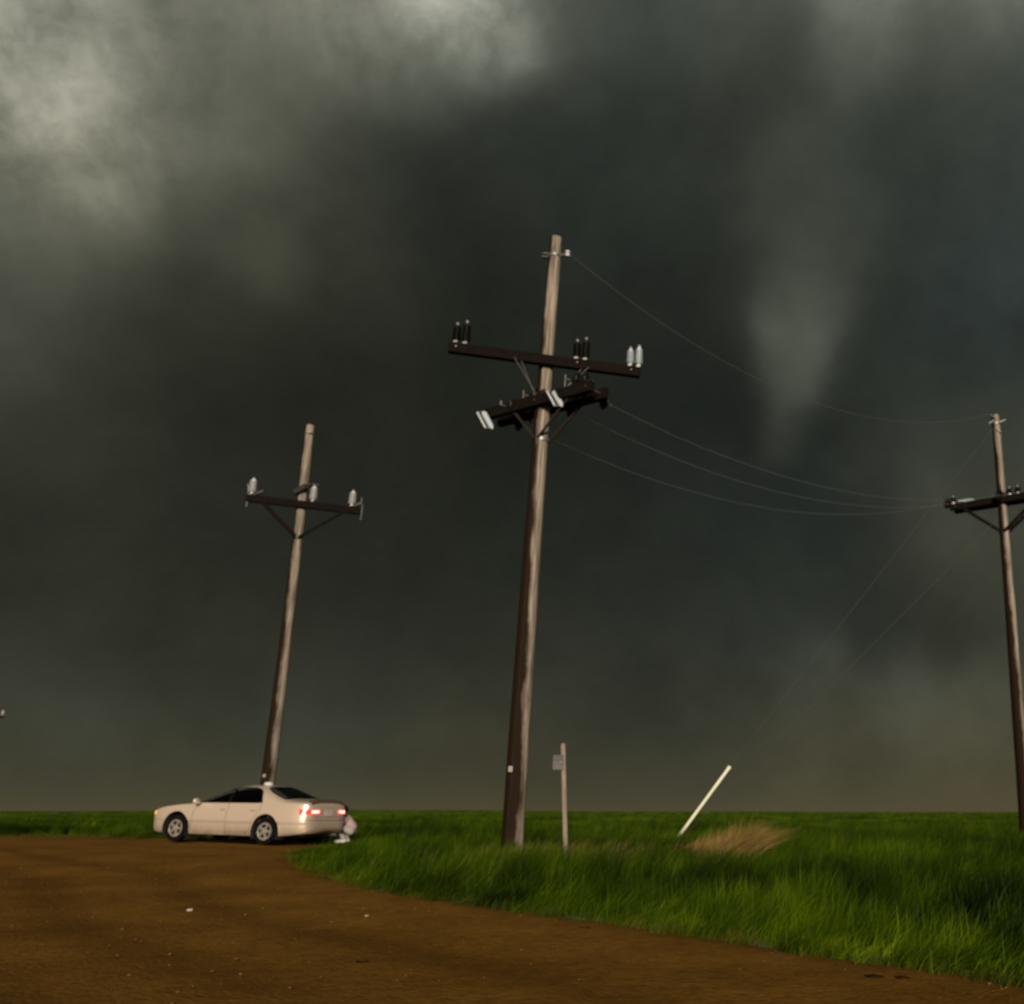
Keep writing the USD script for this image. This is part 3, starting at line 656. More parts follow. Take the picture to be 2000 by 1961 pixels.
def mirror(m_):
    m_ = m_.copy(); m_.vertices[:, 1] *= -1; m_.faces = m_.faces[:, ::-1]; return m_

side_poly = Polygon([(.74, .955), (.55, 1.055), (.30, 1.185), (.05, 1.272), (-.2, 1.322), (-.45, 1.340), (-.70, 1.333), (-.88, 1.300), (-1.0, 1.225), (-1.08, 1.10), (-1.12, .995), (-1.0, .985), (0, .968)])
front_glass = side_poly.intersection(shapely.box(-.13, 0, 3, 3)); rear_glass = side_poly.intersection(shapely.box(-3, 0, -.19, 3))
shield_poly = Polygon([(.86, -.72), (.86, .72), (.45, .70), (.10, .58), (.06, .4), (.05, 0), (.06, -.4), (.10, -.58), (.45, -.70)])
back_poly = Polygon([(-1.0, -.50), (-.985, 0), (-1.0, .50), (-1.2, .60), (-1.5, .66), (-1.70, .67), (-1.725, .5), (-1.735, 0), (-1.725, -.5), (-1.70, -.67), (-1.5, -.66), (-1.2, -.60)])
# body shell
sx_ = np.r_[np.linspace(-2.47, -2.36, 26), np.linspace(-2.36, 2.10, 180)[1:], np.linspace(2.10, 2.29, 26)[1:]]
n1, n2 = 30, 34
rows = []
for x in sx_:
    w, zt, zs, z0 = float(fw(x)), float(fzt(x)), float(fzs(x)), float(fz0(x))
    zl_ = z0 + (zs - z0) * np.linspace(0, 1, n1); yl_ = w * side_s(np.clip(zl_, 0, 1)); ysh = yl_[-1]
    ph = np.linspace(0, np.pi / 2, n2)[1:]
    yu = ysh * np.cos(ph).clip(0) ** (2 / NS); zu = zs + (zt - zs) * np.sin(ph) ** (2 / NU); yu[-1] = 0
    yy = np.r_[0, yl_, yu]; zz_ = np.r_[z0, zl_, zu]
    full_y = np.r_[yy, -yy[-2:0:-1]]; full_z = np.r_[zz_, zz_[-2:0:-1]]
    rows.append(np.stack([np.full(len(full_y), x), full_y, full_z], 1))
nr2 = len(rows[0]); BV = np.vstack(rows)
i, j = np.meshgrid(np.arange(len(sx_) - 1), np.arange(nr2), indexing='ij')
q = np.stack([i * nr2 + j, i * nr2 + (j + 1) % nr2, (i + 1) * nr2 + (j + 1) % nr2, (i + 1) * nr2 + j], -1).reshape(-1, 4)
BF = np.vstack([q[:, [0, 2, 1]], q[:, [0, 3, 2]]])
caps = []
for s_, flip in ((0, 0), (len(sx_) - 1, 1)):
    cidx = len(BV); BV = np.vstack([BV, rows[s_].mean(0) + [(-.004 if s_ == 0 else .004), 0, 0]]); k = np.arange(nr2); a = s_ * nr2
    r0c = len(BV); BV = np.vstack([BV, rows[s_]]); tri = np.stack([np.full(nr2, cidx), r0c + k, r0c + (k + 1) % nr2], 1); caps.append(tri[:, ::-1] if not flip else tri)
BF = np.vstack([BF] + caps)
_m = trimesh.Trimesh(BV, BF, process=False)
if _m.volume < 0: BF = BF[:, ::-1]
# wheel arches: pull the nearest vertices onto the arch circle, then cut
for wx in (1.335, -1.335):
    dx, dz = BV[:, 0] - wx, BV[:, 2] - .33; rr = np.hypot(dx, dz); s_ = (np.abs(BV[:, 1]) > .6) & (rr > .355) & (rr < .415)
    BV[s_, 0] = wx + dx[s_] / rr[s_] * .392; BV[s_, 2] = .33 + dz[s_] / rr[s_] * .392
C = BV[BF].mean(1)
cut = np.zeros(len(BF), bool)
for wx in (1.335, -1.335): cut |= (np.abs(C[:, 1]) > .55) & (np.hypot(C[:, 0] - wx, C[:, 2] - .33) < .388)
sidev = np.abs(C[:, 1]) > .38
cut |= sidev & shapely.contains_xy(side_poly.buffer(-.012), C[:, 0], C[:, 2])
cut |= (C[:, 2] > .9) & (shapely.contains_xy(shield_poly.buffer(-.015), C[:, 0], C[:, 1]) | shapely.contains_xy(back_poly.buffer(-.015), C[:, 0], C[:, 1]))
BF, C = BF[~cut], C[~cut]
x_, y_, z_ = C.T
isx = lambda a, b: (x_ > a) & (x_ < b)
up_ = z_ > fzs(np.clip(x_, -2.47, 2.29))
regions = {
 'hood': isx(.9, 2.14) & up_ & (np.abs(y_) < .74), 'trunk_lid': isx(-2.472, -1.76) & (z_ > .66) & (np.abs(y_) < .60) & (up_ | (x_ < -2.40)),
 'roof': (z_ > 1.30) & isx(-1.02, .12) & (np.abs(y_) < .62),
 'bumper': (x_ > 2.02) & (z_ < .60) | (x_ < -2.16) & (z_ < .62),
}
doors = {}
for sgn in (1, -1):
    doors['front', sgn] = isx(-.16, .92) & (y_ * sgn > .35) & (z_ > .24) & (z_ < .97 + .45 * (x_ < .75))
    doors['rear', sgn] = isx(-1.10, -.16) & (y_ * sgn > .35) & (z_ > .24) & (z_ < 1.36) & ~((np.hypot(x_ + 1.335, z_ - .33) < .43))
def car_paint():
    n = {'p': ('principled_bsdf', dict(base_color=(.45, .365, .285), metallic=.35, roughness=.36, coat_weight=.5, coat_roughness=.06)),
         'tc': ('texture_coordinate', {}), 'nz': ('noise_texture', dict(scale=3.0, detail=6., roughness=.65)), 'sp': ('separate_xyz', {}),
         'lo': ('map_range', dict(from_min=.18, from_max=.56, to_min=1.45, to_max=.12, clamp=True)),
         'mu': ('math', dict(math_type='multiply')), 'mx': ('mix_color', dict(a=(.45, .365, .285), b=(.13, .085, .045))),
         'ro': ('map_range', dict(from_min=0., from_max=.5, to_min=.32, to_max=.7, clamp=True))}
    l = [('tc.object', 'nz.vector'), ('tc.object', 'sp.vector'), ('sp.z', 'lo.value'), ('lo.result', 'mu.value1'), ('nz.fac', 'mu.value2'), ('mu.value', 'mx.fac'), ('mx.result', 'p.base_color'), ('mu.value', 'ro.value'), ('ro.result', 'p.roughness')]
    return usdkit.material(stage, '/World/Looks/champagne_paint', n, l, surface='p.BSDF')
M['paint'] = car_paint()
M['rubber'] = mat('rubber', (.003, .0028, .0025), .9, spec=.08, nscale=12, namt=.4)
M['seam'] = mat('panel_gap', (.003, .003, .0025), .9, spec=.05)
M['trim'] = mat('side_moulding', (.27, .21, .16), .5)
M['spoiler'] = mat('brown_spoiler', (.06, .036, .02), .4)
M['alloy'] = mat('alloy_wheel', (.36, .33, .28), .35, .6, nscale=6, namt=.2)
M['under'] = mat('underbody', (.004, .004, .004), .9)
M['inside'] = mat('cabin_cloth', (.02, .018, .016), .9)
M['chrome'] = mat('bright_trim', (.6, .58, .55), .25, .9)
M['plate'] = mat('plate_white', (.34, .28, .25), .6)
M['tail_lit'] = mat('tail_lamp_lit', (.25, .01, .008), .25, emit=(1., .05, .03), estr=.24)
M['brake_lit'] = mat('brake_lamp_lit', (.7, .3, .25), .25, emit=(1., .50, .45), estr=.5)
M['amber_lit'] = mat('amber_lamp_lit', (.7, .3, .05), .25, emit=(1., .36, .04), estr=.24)
M['lens'] = mat('clear_lens', (.16, .16, .15), .1, coat=1.)
M['puck'] = mat('white_plastic', (.42, .42, .40), .35)
n = {'t': ('transparent_bsdf', dict(color=(.05, .055, .055))), 'g': ('glossy_bsdf', dict(color=(.8, .8, .8), roughness=.03)), 'f': ('fresnel', dict(IOR=1.5)), 'm': ('mix_closure', {})}
M['glass'] = usdkit.material(stage, '/World/Looks/tinted_glass', n, [('f.fac', 'm.fac'), ('t.BSDF', 'm.closure1'), ('g.BSDF', 'm.closure2')], surface='m.closure')

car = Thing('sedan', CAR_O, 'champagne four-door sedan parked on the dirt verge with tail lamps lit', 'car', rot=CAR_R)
VN = trimesh.Trimesh(BV, BF, process=False).vertex_normals
def car_panel(name, sel, mat_=None):
    f = BF[sel]
    if not len(f): return
    u, inv = np.unique(f, return_inverse=True)
    path = car.path + '/' + numbered(car.path, name)
    m_ = usdkit.mesh(stage, path, trimesh.Trimesh(BV[u], inv.reshape(f.shape), process=False), mat_ or M['paint'], False)
    m_.CreateNormalsAttr(Vt.Vec3fArray.FromNumpy(VN[u].astype(np.float32))); m_.SetNormalsInterpolation('vertex')
    return path
taken = np.zeros(len(BF), bool)
door_paths = {}
for k, s_ in doors.items(): s2 = s_ & ~taken; taken |= s2; door_paths[k] = car_panel('door', s2)
fb_ = regions['bumper'] & (x_ > 0) & ~taken; rb_ = regions['bumper'] & (x_ < 0) & ~taken
car_panel('bumper', fb_); car_panel('bumper', rb_); taken |= fb_ | rb_
for k in ('hood', 'trunk_lid', 'roof'):
    s2 = regions[k] & ~taken; taken |= s2; car_panel(k, s2)
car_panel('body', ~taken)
# glazing
OY = (0, 1.3, 0); EX, EZ = (-1, 0, 0), (0, 0, 1)
flipx = lambda pg: Polygon([(-a, b) for a, b in pg.exterior.coords])
for pg, k in ((front_glass, 'front'), (rear_glass, 'rear')):
    g_ = patch(flipx(pg), OY, EX, EZ, .035, .003)
    car.part('window', g_, M['glass'], True, parent=door_paths[k, 1]); car.part('window', mirror(g_), M['glass'], True, parent=door_paths[k, -1])
# black pillar between the two side windows, and the rubber seal round them
pillar = patch(flipx(side_poly.intersection(shapely.box(-.2, 0, -.12, 3))), OY, EX, EZ, .03, .007, .02)
ring = side_poly.buffer(.018, join_style=1).difference(side_poly.buffer(-.012))
car.part('pillar', pillar, M['seam'], False); car.part('pillar', mirror(pillar), M['seam'], False)
def ribbon(line, origin, ex, ey, width, off=.007, step=.03, closed=False):
    ln = LineString(line); n_ = max(2, int(ln.length / step)); pts_ = np.array([ln.interpolate(k / n_, True).coords[0] for k in range(n_ + 1)])
    t_ = np.gradient(pts_, axis=0); t_ /= np.linalg.norm(t_, axis=1, keepdims=True) + 1e-9; nn_ = np.c_[-t_[:, 1], t_[:, 0]]
    ex, ey = unit(ex), unit(ey); z3 = np.cross(ex, ey)
    o = np.vstack([pts_ + nn_ * width / 2, pts_ - nn_ * width / 2]); o = np.asarray(origin, float) + o[:, :1] * ex + o[:, 1:] * ey
    v = skin(o, -z3, off=off); N_ = n_ + 1; k = np.arange(n_)
    v = np.vstack([v, v - z3 * .012])
    f = np.vstack([np.stack([k, k + N_, k + 1], 1), np.stack([k + 1, k + N_, k + N_ + 1], 1), np.stack([k, k + 1, k + 2 * N_], 1), np.stack([k + 1, k + 1 + 2 * N_, k + 2 * N_], 1),
                   np.stack([k + N_, k + 3 * N_, k + N_ + 1], 1), np.stack([k + N_ + 1, k + 3 * N_, k + 3 * N_ + 1], 1)])
    return trimesh.Trimesh(v, f, process=False)
seal = ribbon([(-a, b) for a, b in side_poly.exterior.coords], OY, EX, EZ, .026, .006)
car.part('window_seal', seal, M['seam'], False); car.part('window_seal', mirror(seal), M['seam'], False)
OZ = (0, 0, 2.0)
car.part('windshield', patch(shield_poly, OZ, (1, 0, 0), (0, 1, 0), .04, .003), M['glass'], True)
car.part('rear_window', patch(back_poly, OZ, (1, 0, 0), (0, 1, 0), .04, .003), M['glass'], True)
for pg, nm in ((shield_poly, 'windshield_seal'), (back_poly, 'rear_window_seal')):
    car.part(nm, ribbon(list(pg.exterior.coords), OZ, (1, 0, 0), (0, 1, 0), .03, .005), M['seam'], False)
# door gaps, mouldings, handles
for pts_ in ([(.9, .26), (.88, .55), (.80, .93)], [(-.16, .22), (-.16, .97)], [(-.72, .24), (-.86, .34), (-.93, .55), (-1.10, .80), (-1.13, .97)]):
    r_ = ribbon([(-a, b) for a, b in pts_], OY, EX, EZ, .008, .002); car.part('door_gap', r_, M['seam'], False); car.part('door_gap', mirror(r_), M['seam'], False)
for a, b in ((.95, -.155), (-.165, -.93)):
    r_ = ribbon([(-a, .505), (-b, .515)], OY, EX, EZ, .05, .012); car.part('side_moulding', r_, M['trim'], False); car.part('side_moulding', mirror(r_), M['trim'], False)
for a in (-.02, -.93):
    hnd = place(bbox((.17, .035, .03), .012), skin(np.array([[a, 1.3, .80]]), (0, -1, 0))[0] + [0, .012, 0], (0, 1, 0), up=(0, 0, 1))
    k = 'front' if a > -.5 else 'rear'
    car.part('handle', hnd, M['trim'], False, parent=door_paths[k, 1]); car.part('handle', mirror(hnd), M['trim'], False, parent=door_paths[k, -1])
# mirrors
mm = trimesh.creation.icosphere(3, 1.0); mm.vertices = np.sign(mm.vertices) * np.abs(mm.vertices) ** .8 * [.055, .10, .075]
mm.apply_translation([.70, .99, .975]); car.part('mirror', mm, M['paint'], True); car.part('mirror', mirror(mm), M['paint'], True)
ms = beam((.70, .83, .93), (.70, .94, .955), .07, .05, .015); car.part('mirror_stalk', ms, M['paint'], False); car.part('mirror_stalk', mirror(ms), M['paint'], False)
# lamps: tail lamps wrap the rear corners
def diag(sy): return unit((-1, 0, 0))
tail = Polygon([(-.80, .735), (-.36, .745), (-.335, .775), (-.335, .83), (-.36, .86), (-.80, .855)])
inner = Polygon([(-.64, .765), (-.40, .77), (-.375, .79), (-.375, .815), (-.40, .835), (-.64, .83)])
def rear_patch(pg, off, thick, step=.025): return patch(pg, (-3.2, 0, 0), (0, -1, 0), (0, 0, 1), step, off, thick)
for flip in (0, 1):
    f_ = (lambda pg: Polygon([(-a, b) for a, b in pg.exterior.coords])) if flip else (lambda pg: pg)
    lp = car.part('tail_lamp', rear_patch(f_(tail), .012, .03), M['tail_lit'], False)
    car.part('brake_bulb', rear_patch(f_(inner), .017, .004), M['brake_lit'], False, parent=lp)
sidet = patch(Polygon([(2.22, .735), (2.38, .735), (2.38, .855), (2.24, .85)]), OY, EX, EZ, .02, .010, .02)
for m_ in (sidet, mirror(sidet)): car.part('side_lamp', m_, M['tail_lit'], False)
fl = patch(Polygon([(-2.19, .635), (-2.08, .635), (-2.06, .72), (-2.17, .715)]), OY, EX, EZ, .02, .010, .02)
for m_ in (fl, mirror(fl)): car.part('marker_lamp', m_, M['amber_lit'], False)
hl = patch(Polygon([(.42, .60), (.70, .605), (.68, .69), (.44, .68)]), (3.0, 0, 0), (0, 1, 0), (0, 0, 1), .03, .008, .02)
for m_ in (hl, mirror(hl)): car.part('headlamp', m_, M['lens'], False)
car.part('grille', patch(Polygon([(-.36, .57), (.36, .57), (.34, .645), (-.34, .645)]), (3.0, 0, 0), (0, 1, 0), (0, 0, 1), .03, .006, .02), M['seam'], False)
car.part('plate_recess', rear_patch(shapely.box(-.31, .675, .31, .87), .004, .004, .03), M['trim'], False)
car.part('license_plate', rear_patch(shapely.box(-.155, .695, .155, .845), .016, .01, .04), M['plate'], False)
car.part('trunk_gap', ribbon([(-.56, .675), (.56, .675)], (-3.2, 0, 0), (0, -1, 0), (0, 0, 1), .01, .003), M['seam'], False)
car.part('bumper_gap', ribbon([(-.70, .60), (.70, .60)], (-3.2, 0, 0), (0, -1, 0), (0, 0, 1), .012, .003), M['seam'], False)
sp_ = patch(shapely.box(-2.42, -.62, -2.28, .62), OZ, (1, 0, 0), (0, 1, 0), .05, .03, .035); car.part('spoiler', sp_, M['spoiler'], 30)
# wheels
tp_ = [(.205, -.085), (.235, -.1), (.285, -.098), (.305, -.085), (.315, -.06), (.315, .06), (.305, .085), (.285, .098), (.235, .1), (.205, .085)]
tyre = lathe(tp_ + [tp_[0]], 40)
barrel = lathe([(.208, -.085), (.208, .085), (.195, .075), (.19, -.08), (.208, -.085)], 40)
def rim_face():
    d = m3.CrossSection.circle(.20, 48)
    for k in range(5):
        a = 2 * math.pi * k / 5 + .3
        pts_ = np.array([(.075 * math.cos(a - .35), .075 * math.sin(a - .35)), (.165 * math.cos(a - .50), .165 * math.sin(a - .50)), (.172 * math.cos(a - .2), .172 * math.sin(a - .2)), (.172 * math.cos(a + .2), .172 * math.sin(a + .2)), (.165 * math.cos(a + .50), .165 * math.sin(a + .50)), (.075 * math.cos(a + .35), .075 * math.sin(a + .35))])
        d = d - m3.CrossSection([pts_])
    m_ = m3.Manifold.extrude(d, .03); v, f, _ = meshkit.arrays(m_); return trimesh.Trimesh(v, f, process=False)
rim = rim_face(); hub = lathe([(0, .045), (.035, .04), (.05, .02), (.06, 0), (0, 0)], 20)
well = trimesh.creation.annulus(.386, .396, .34, sections=36)
for wx in (1.335, -1.335):
    for sy in (1, -1):
        ctr = np.array([wx, sy * .765, .315]); dY = (0, sy, 0)
        wp = car.part('wheel', place(barrel, ctr, dY), M['alloy'], 40)
        car.part('tyre', place(tyre, ctr, dY), M['rubber'], 40, parent=wp)
        car.part('rim', place(rim, ctr + np.array([0, sy * .055, 0]), dY, up=(1, 0, 0)), M['alloy'], 30, parent=wp)
        car.part('hub_cap', place(hub, ctr + np.array([0, sy * .085, 0]), dY), M['alloy'], 40, parent=wp)
        car.part('brake_disc', place(trimesh.creation.cylinder(.15, .02, sections=28), ctr + np.array([0, sy * .0, 0]), dY), M['under'], 40, parent=wp)
        wv = place(well, (wx, sy * .70, .33), dY); wv.update_faces(wv.triangles_center[:, 2] > .12); car.part('wheel_well', wv, M['under'], 40)
        car.part('well_back', place(trimesh.creation.cylinder(.33, .01, sections=30), (wx, sy * .53, .46), dY), M['under'], 40)
car.part('underbody', place(bbox((4.2, 1.06, .12), .02), (-.1, 0, .26), (0, 0, 1), up=(0, 1, 0)), M['under'], False)
car.part('exhaust', tube([(-1.9, -.45, .24), (-2.42, -.45, .25)], .03, 10), M['steel'], 40)
# cabin
car.part('cabin_floor', place(bbox((2.6, 1.5, .05), .01), (-.4, 0, .55), (0, 0, 1), up=(0, 1, 0)), M['inside'], False)
car.part('dashboard', place(bbox((.4, 1.4, .25), .06), (.62, 0, .80), (0, 0, 1), up=(0, 1, 0)), M['inside'], False)
for sy in (.36, -.36):
    s1 = car.part('seat', place(bbox((.14, .48, .62), .06), (-.42, sy, .86), (-.22, 0, 1), up=(0, 1, 0)), M['inside'], 30)
    car.part('headrest', place(bbox((.09, .26, .17), .04), (-.52, sy, 1.22), (-.15, 0, 1), up=(0, 1, 0)), M['inside'], 30, parent=s1)
car.part('rear_seat', place(bbox((.16, 1.3, .55), .06), (-1.25, 0, .80), (-.3, 0, 1), up=(0, 1, 0)), M['inside'], 30)
car.part('parcel_shelf', place(bbox((.5, 1.3, .03), .01), (-1.55, 0, .98), (0, 0, 1), up=(0, 1, 0)), M['inside'], False)
# white dome on the roof
rp = skin(np.array([[-.72, .22, 2.0]]), (0, 0, -1), off=0)[0]
car.part('roof_beacon', place(lathe([(0, 0), (.105, 0), (.115, .015), (.105, .05), (.07, .075), (0, .082)], 24), rp), M['puck'], 40)

# ------------------------------------------------------------------ the person crouching behind the car
def body_mesh(bones, refine=.03, it=8):
    out = m3.Manifold()
    def ball(p, r):
        return m3.Manifold.sphere(float(r), 16).translate([float(a) for a in p])
    for a, ra_, b, rb2 in bones:
        out = out + m3.Manifold.batch_hull([ball(a, ra_), ball(b, rb2)])
    out = out.refine_to_length(refine); v, f, _ = meshkit.arrays(out); m_ = trimesh.Trimesh(v, f, process=True)
    v0 = m_.vertices.copy(); trimesh.smoothing.filter_taubin(m_, iterations=it); dv = m_.vertices - v0; L_ = np.linalg.norm(dv, axis=1, keepdims=True)
    m_.vertices = v0 + np.where(L_ > .02, 0, dv); return m_
loc = np.array([-2.34, -1.03, 0]); pw = CAR_O + Rz @ loc; pw[2] = gz(pw[0], pw[1]) + .02
face = unit(np.array([-.96, .02, 0])); fx, fy = face, np.array([-face[1], face[0], 0])     # forward, left
def L2(f_, l_, z_): return pw + fx * f_ + fy * l_ + np.array([0, 0, z_])
M['shirt'] = mat('pale_pink_shirt', (.22, .155, .15), .85, nscale=8, namt=.1)
M['trousers'] = mat('white_trousers', (.19, .18, .17), .85, nscale=8, namt=.12)
M['skin'] = mat('skin', (.28, .17, .12), .6)
M['hair'] = mat('dark_hair', (.004, .003, .0025), .5)
pe = Thing('person', pw, 'crouching person with dark hair, pale pink top and white trousers behind the car', 'person')
hip, chest, neck, head = L2(-.10, 0, .30), L2(.06, 0, .57), L2(.13, 0, .68), L2(.18, 0, .81)
sk = []
for s_ in (1, -1):
    sh_, el, wr = L2(.08, s_ * .17, .62), L2(.30, s_ * .20, .50), L2(.46, s_ * .12, .50)
    sk += [(sh_, .05, el, .04), (el, .04, wr, .028), (wr, .028, L2(.52, s_ * .10, .50), .035)]
    for k in range(4): 
        b0 = L2(.53, s_ * .10 + (k - 1.5) * .02, .50); b1 = b0 + fx * (.045 - .006 * abs(k - 1.5)) + [0, 0, -.02]; sk += [(b0, .0095, b1, .008), (b1, .008, b1 + fx * .015 + np.array([0, 0, -.03]), .007)]
    t0 = L2(.50, s_ * .065, .50); sk += [(t0, .011, t0 + fx * .04 - fy * s_ * .02, .009)]
sk += [(neck, .05, head - [0, 0, .05], .05), (head, .098, head + fx * .025 - [0, 0, .07], .066), (head + fx * .085 - [0, 0, .01], .016, head + fx * .112 - [0, 0, .035], .018), (neck, .05, chest, .09), (chest, .1, hip, .1)]
for s_ in (1, -1): sk += [(head + fy * s_ * .095 - [0, 0, .0], .018, head + fy * s_ * .1 - [0, 0, .03], .014)]
for s_ in (1, -1): sk += [(L2(.04, s_ * .10, .09), .04, L2(.24, s_ * .12, .045), .035)]
pb = pe.part('body', body_mesh(sk, .02, 5), M['skin'], True)
for s_ in (1, -1):
    pe.part('eye', place(trimesh.creation.icosphere(2, .013), head + fx * .095 + fy * s_ * .035 + np.array([0, 0, .005])), M['hair'], True)
pe.part('mouth', place(bbox((.05, .012, .01), .003), head + fx * .09 - [0, 0, .075], fx), M['skin'], False)
sht = [(chest + fy * .13, .095, chest - fy * .13, .095), (chest, .13, hip + [0, 0, .1], .125), (neck - [0, 0, .03], .068, chest, .12)]
for s_ in (1, -1): sht += [(L2(.08, s_ * .17, .62), .066, L2(.20, s_ * .19, .55), .056)]
pe.part('shirt', body_mesh(sht), M['shirt'], True)
trs = [(hip + fy * .08, .105, hip - fy * .08, .105)]
for s_ in (1, -1): trs += [(hip + fy * s_ * .09, .095, L2(.30, s_ * .15, .47), .075), (L2(.30, s_ * .15, .47), .075, L2(.05, s_ * .11, .12), .052)]
pe.part('trousers', body_mesh(trs), M['trousers'], True)
for s_ in (1, -1): pe.part('shoe', body_mesh([(L2(.0, s_ * .1, .05), .05, L2(.22, s_ * .12, .04), .042)], .02), M['puck'], True)
hr = trimesh.creation.icosphere(3, .108); hr.vertices *= [1, 1, 1.05]; hr.vertices += head + [0, 0, .018] - fx * .018
hr.update_faces(~((((hr.triangles_center - head) @ fx) > .045) & (hr.triangles_center[:, 2] < head[2] + .055) | (hr.triangles_center[:, 2] < head[2] - .08)))
pe.part('hair', hr, M['hair'], True)

# ------------------------------------------------------------------ grass
rng = np.random.default_rng(11)
WIND = np.array([.95, -.15])
def clump(nb, radius, h0, h1, w, lean, rng, seg=4, curl=1.0):
    V_, F_ = [], []
    for _ in range(nb):
        r = radius * math.sqrt(rng.random()); a = rng.random() * 2 * math.pi
        base = np.array([r * math.cos(a), r * math.sin(a), -.03]); hh = h0 + (h1 - h0) * rng.random()
        dirn = WIND * lean * (.5 + rng.random()) + rng.normal(0, .22, 2)
        face_ = rng.random() * math.pi; side = np.array([math.cos(face_), math.sin(face_), 0])
        t = np.linspace(0, 1, seg + 1)
        p = base + np.c_[np.outer(t ** 1.9 * hh, dirn * curl), t * hh * (1 - .28 * t * min(1, np.hypot(*dirn)))]
        ww = w * (.7 + .6 * rng.random()) * (1 - t ** 1.6) * .5
        k = len(V_) and sum(len(x) for x in V_) or 0
        v = np.empty((2 * seg + 1, 3)); v[0:2 * seg:2] = p[:-1] - side * ww[:-1, None]; v[1:2 * seg:2] = p[:-1] + side * ww[:-1, None]; v[-1] = p[-1]
        f = []
        for s_ in range(seg - 1): b = 2 * s_; f += [(b, b + 1, b + 3), (b, b + 3, b + 2)]
        f += [(2 * seg - 2, 2 * seg - 1, 2 * seg)]
        V_.append(v); F_.append(np.array(f) + k)
    return np.vstack(V_), np.vstack(F_)
def grass_material(name, ramp, trans=.35, rough=.55):
    n = {'geo': ('geometry', {}), 'oi': ('object_info', {}), 'sp': ('mapping', dict(scale=(1., 1., 0.))),
         'n1': ('noise_texture', dict(scale=.16, detail=4., roughness=.6)), 'n2': ('noise_texture', dict(scale=1.3, detail=3., roughness=.6)),
         'a': ('math', dict(math_type='multiply_add', value2=1.7)), 'a2': ('math', dict(math_type='multiply', value2=1.0)),
         'b': ('math', dict(math_type='multiply_add', value2=.20, value3=-1.02)), 'c': ('math', dict(math_type='add')),
         'isl': ('math', dict(math_type='multiply_add', value2=.22, value3=-.11)), 'c2': ('math', dict(math_type='add')),
         'r': ('rgb_ramp', dict(ramp=ramp)),
         'd': ('principled_bsdf', dict(roughness=rough, specular_ior_level=.05)), 't': ('translucent_bsdf', {}), 'm': ('mix_closure', dict(fac=trans))}
    l = [('geo.position', 'sp.vector'), ('sp.vector', 'n1.vector'), ('sp.vector', 'n2.vector'), ('n2.fac', 'a2.value1'), ('n1.fac', 'a.value1'), ('a2.value', 'a.value3'),
         ('oi.random', 'b.value1'), ('a.value', 'c.value1'), ('b.value', 'c.value2'), ('geo.random_per_island', 'isl.value1'), ('c.value', 'c2.value1'), ('isl.value', 'c2.value2'), ('c2.value', 'r.fac'),
         ('r.color', 'd.base_color'), ('r.color', 't.color'), ('d.BSDF', 'm.closure1'), ('t.BSDF', 'm.closure2')]
    return usdkit.material(stage, '/World/Looks/' + name, n, l, surface='m.closure')
GREEN = [(.12, (.007, .014, .0008)), (.30, (.024, .047, .001)), (.5, (.055, .098, .0018)), (.68, (.108, .155, .0035)), (.9, (.19, .19, .010))]
VERGE = [(.15, (.03, .04, .003)), (.5, (.06, .068, .005)), (.9, (.10, .09, .012))]
TAN = [(.15, (.18, .12, .035)), (.5, (.30, .21, .075)), (.9, (.42, .31, .13))]
M['grass'] = grass_material('green_grass', GREEN); M['verge'] = grass_material('verge_grass', VERGE); M['tan'] = grass_material('dry_grass', TAN, .25, .7)

def instancer(name, protos, mat_, pos, idx, rotz, scale, label=None):
    path = '/World/' + numbered('/World', name)
    pi = UsdGeom.PointInstancer.Define(stage, path)
    for k, pr_m in enumerate(protos):
        pp = f'{path}/{"tuft" if k == 0 else f"tuft_{k:03d}"}'
        usdkit.mesh(stage, pp, pr_m, mat_, True); pi.CreatePrototypesRel().AddTarget(pp)
    pi.CreateProtoIndicesAttr(Vt.IntArray.FromNumpy(idx.astype(np.int32)))
    pi.CreatePositionsAttr(Vt.Vec3fArray.FromNumpy(pos.astype(np.float32)))
    q_ = np.zeros((len(pos), 4), np.float16); q_[:, 3] = np.cos(rotz / 2); q_[:, 2] = np.sin(rotz / 2)
    pi.CreateOrientationsAttr(Vt.QuathArray.FromNumpy(q_))
    pi.CreateScalesAttr(Vt.Vec3fArray.FromNumpy(scale.astype(np.float32)))
    return tag(pi, label, 'weeds' if name == 'weeds' else 'grass', kind='stuff')
def scatter(y0, y1, per_m2, pad=2.0):
    """random spots in the ground the lens can see between y0 and y1"""
    l0, r0_2 = -.86, .40
    area = (y1 ** 2 - y0 ** 2) / 2 * (r0_2 - l0); n_ = int(area * per_m2)
    y = np.sqrt(y0 ** 2 + (y1 ** 2 - y0 ** 2) * rng.random(n_)); x = y * (l0 + (r0_2 - l0) * rng.random(n_)) 
    return x, y
gp_near = [clump(46, .17, .22, .52, .010, .55, rng) for _ in range(6)]
gp_far = [clump(60, .55, .22, .46, .026, .55, rng, 3) for _ in range(4)]
gp_hor = [clump(70, 2.6, .22, .50, .11, .5, rng, 3) for _ in range(3)]
px_, py_, sc_, pi_ = [], [], [], []
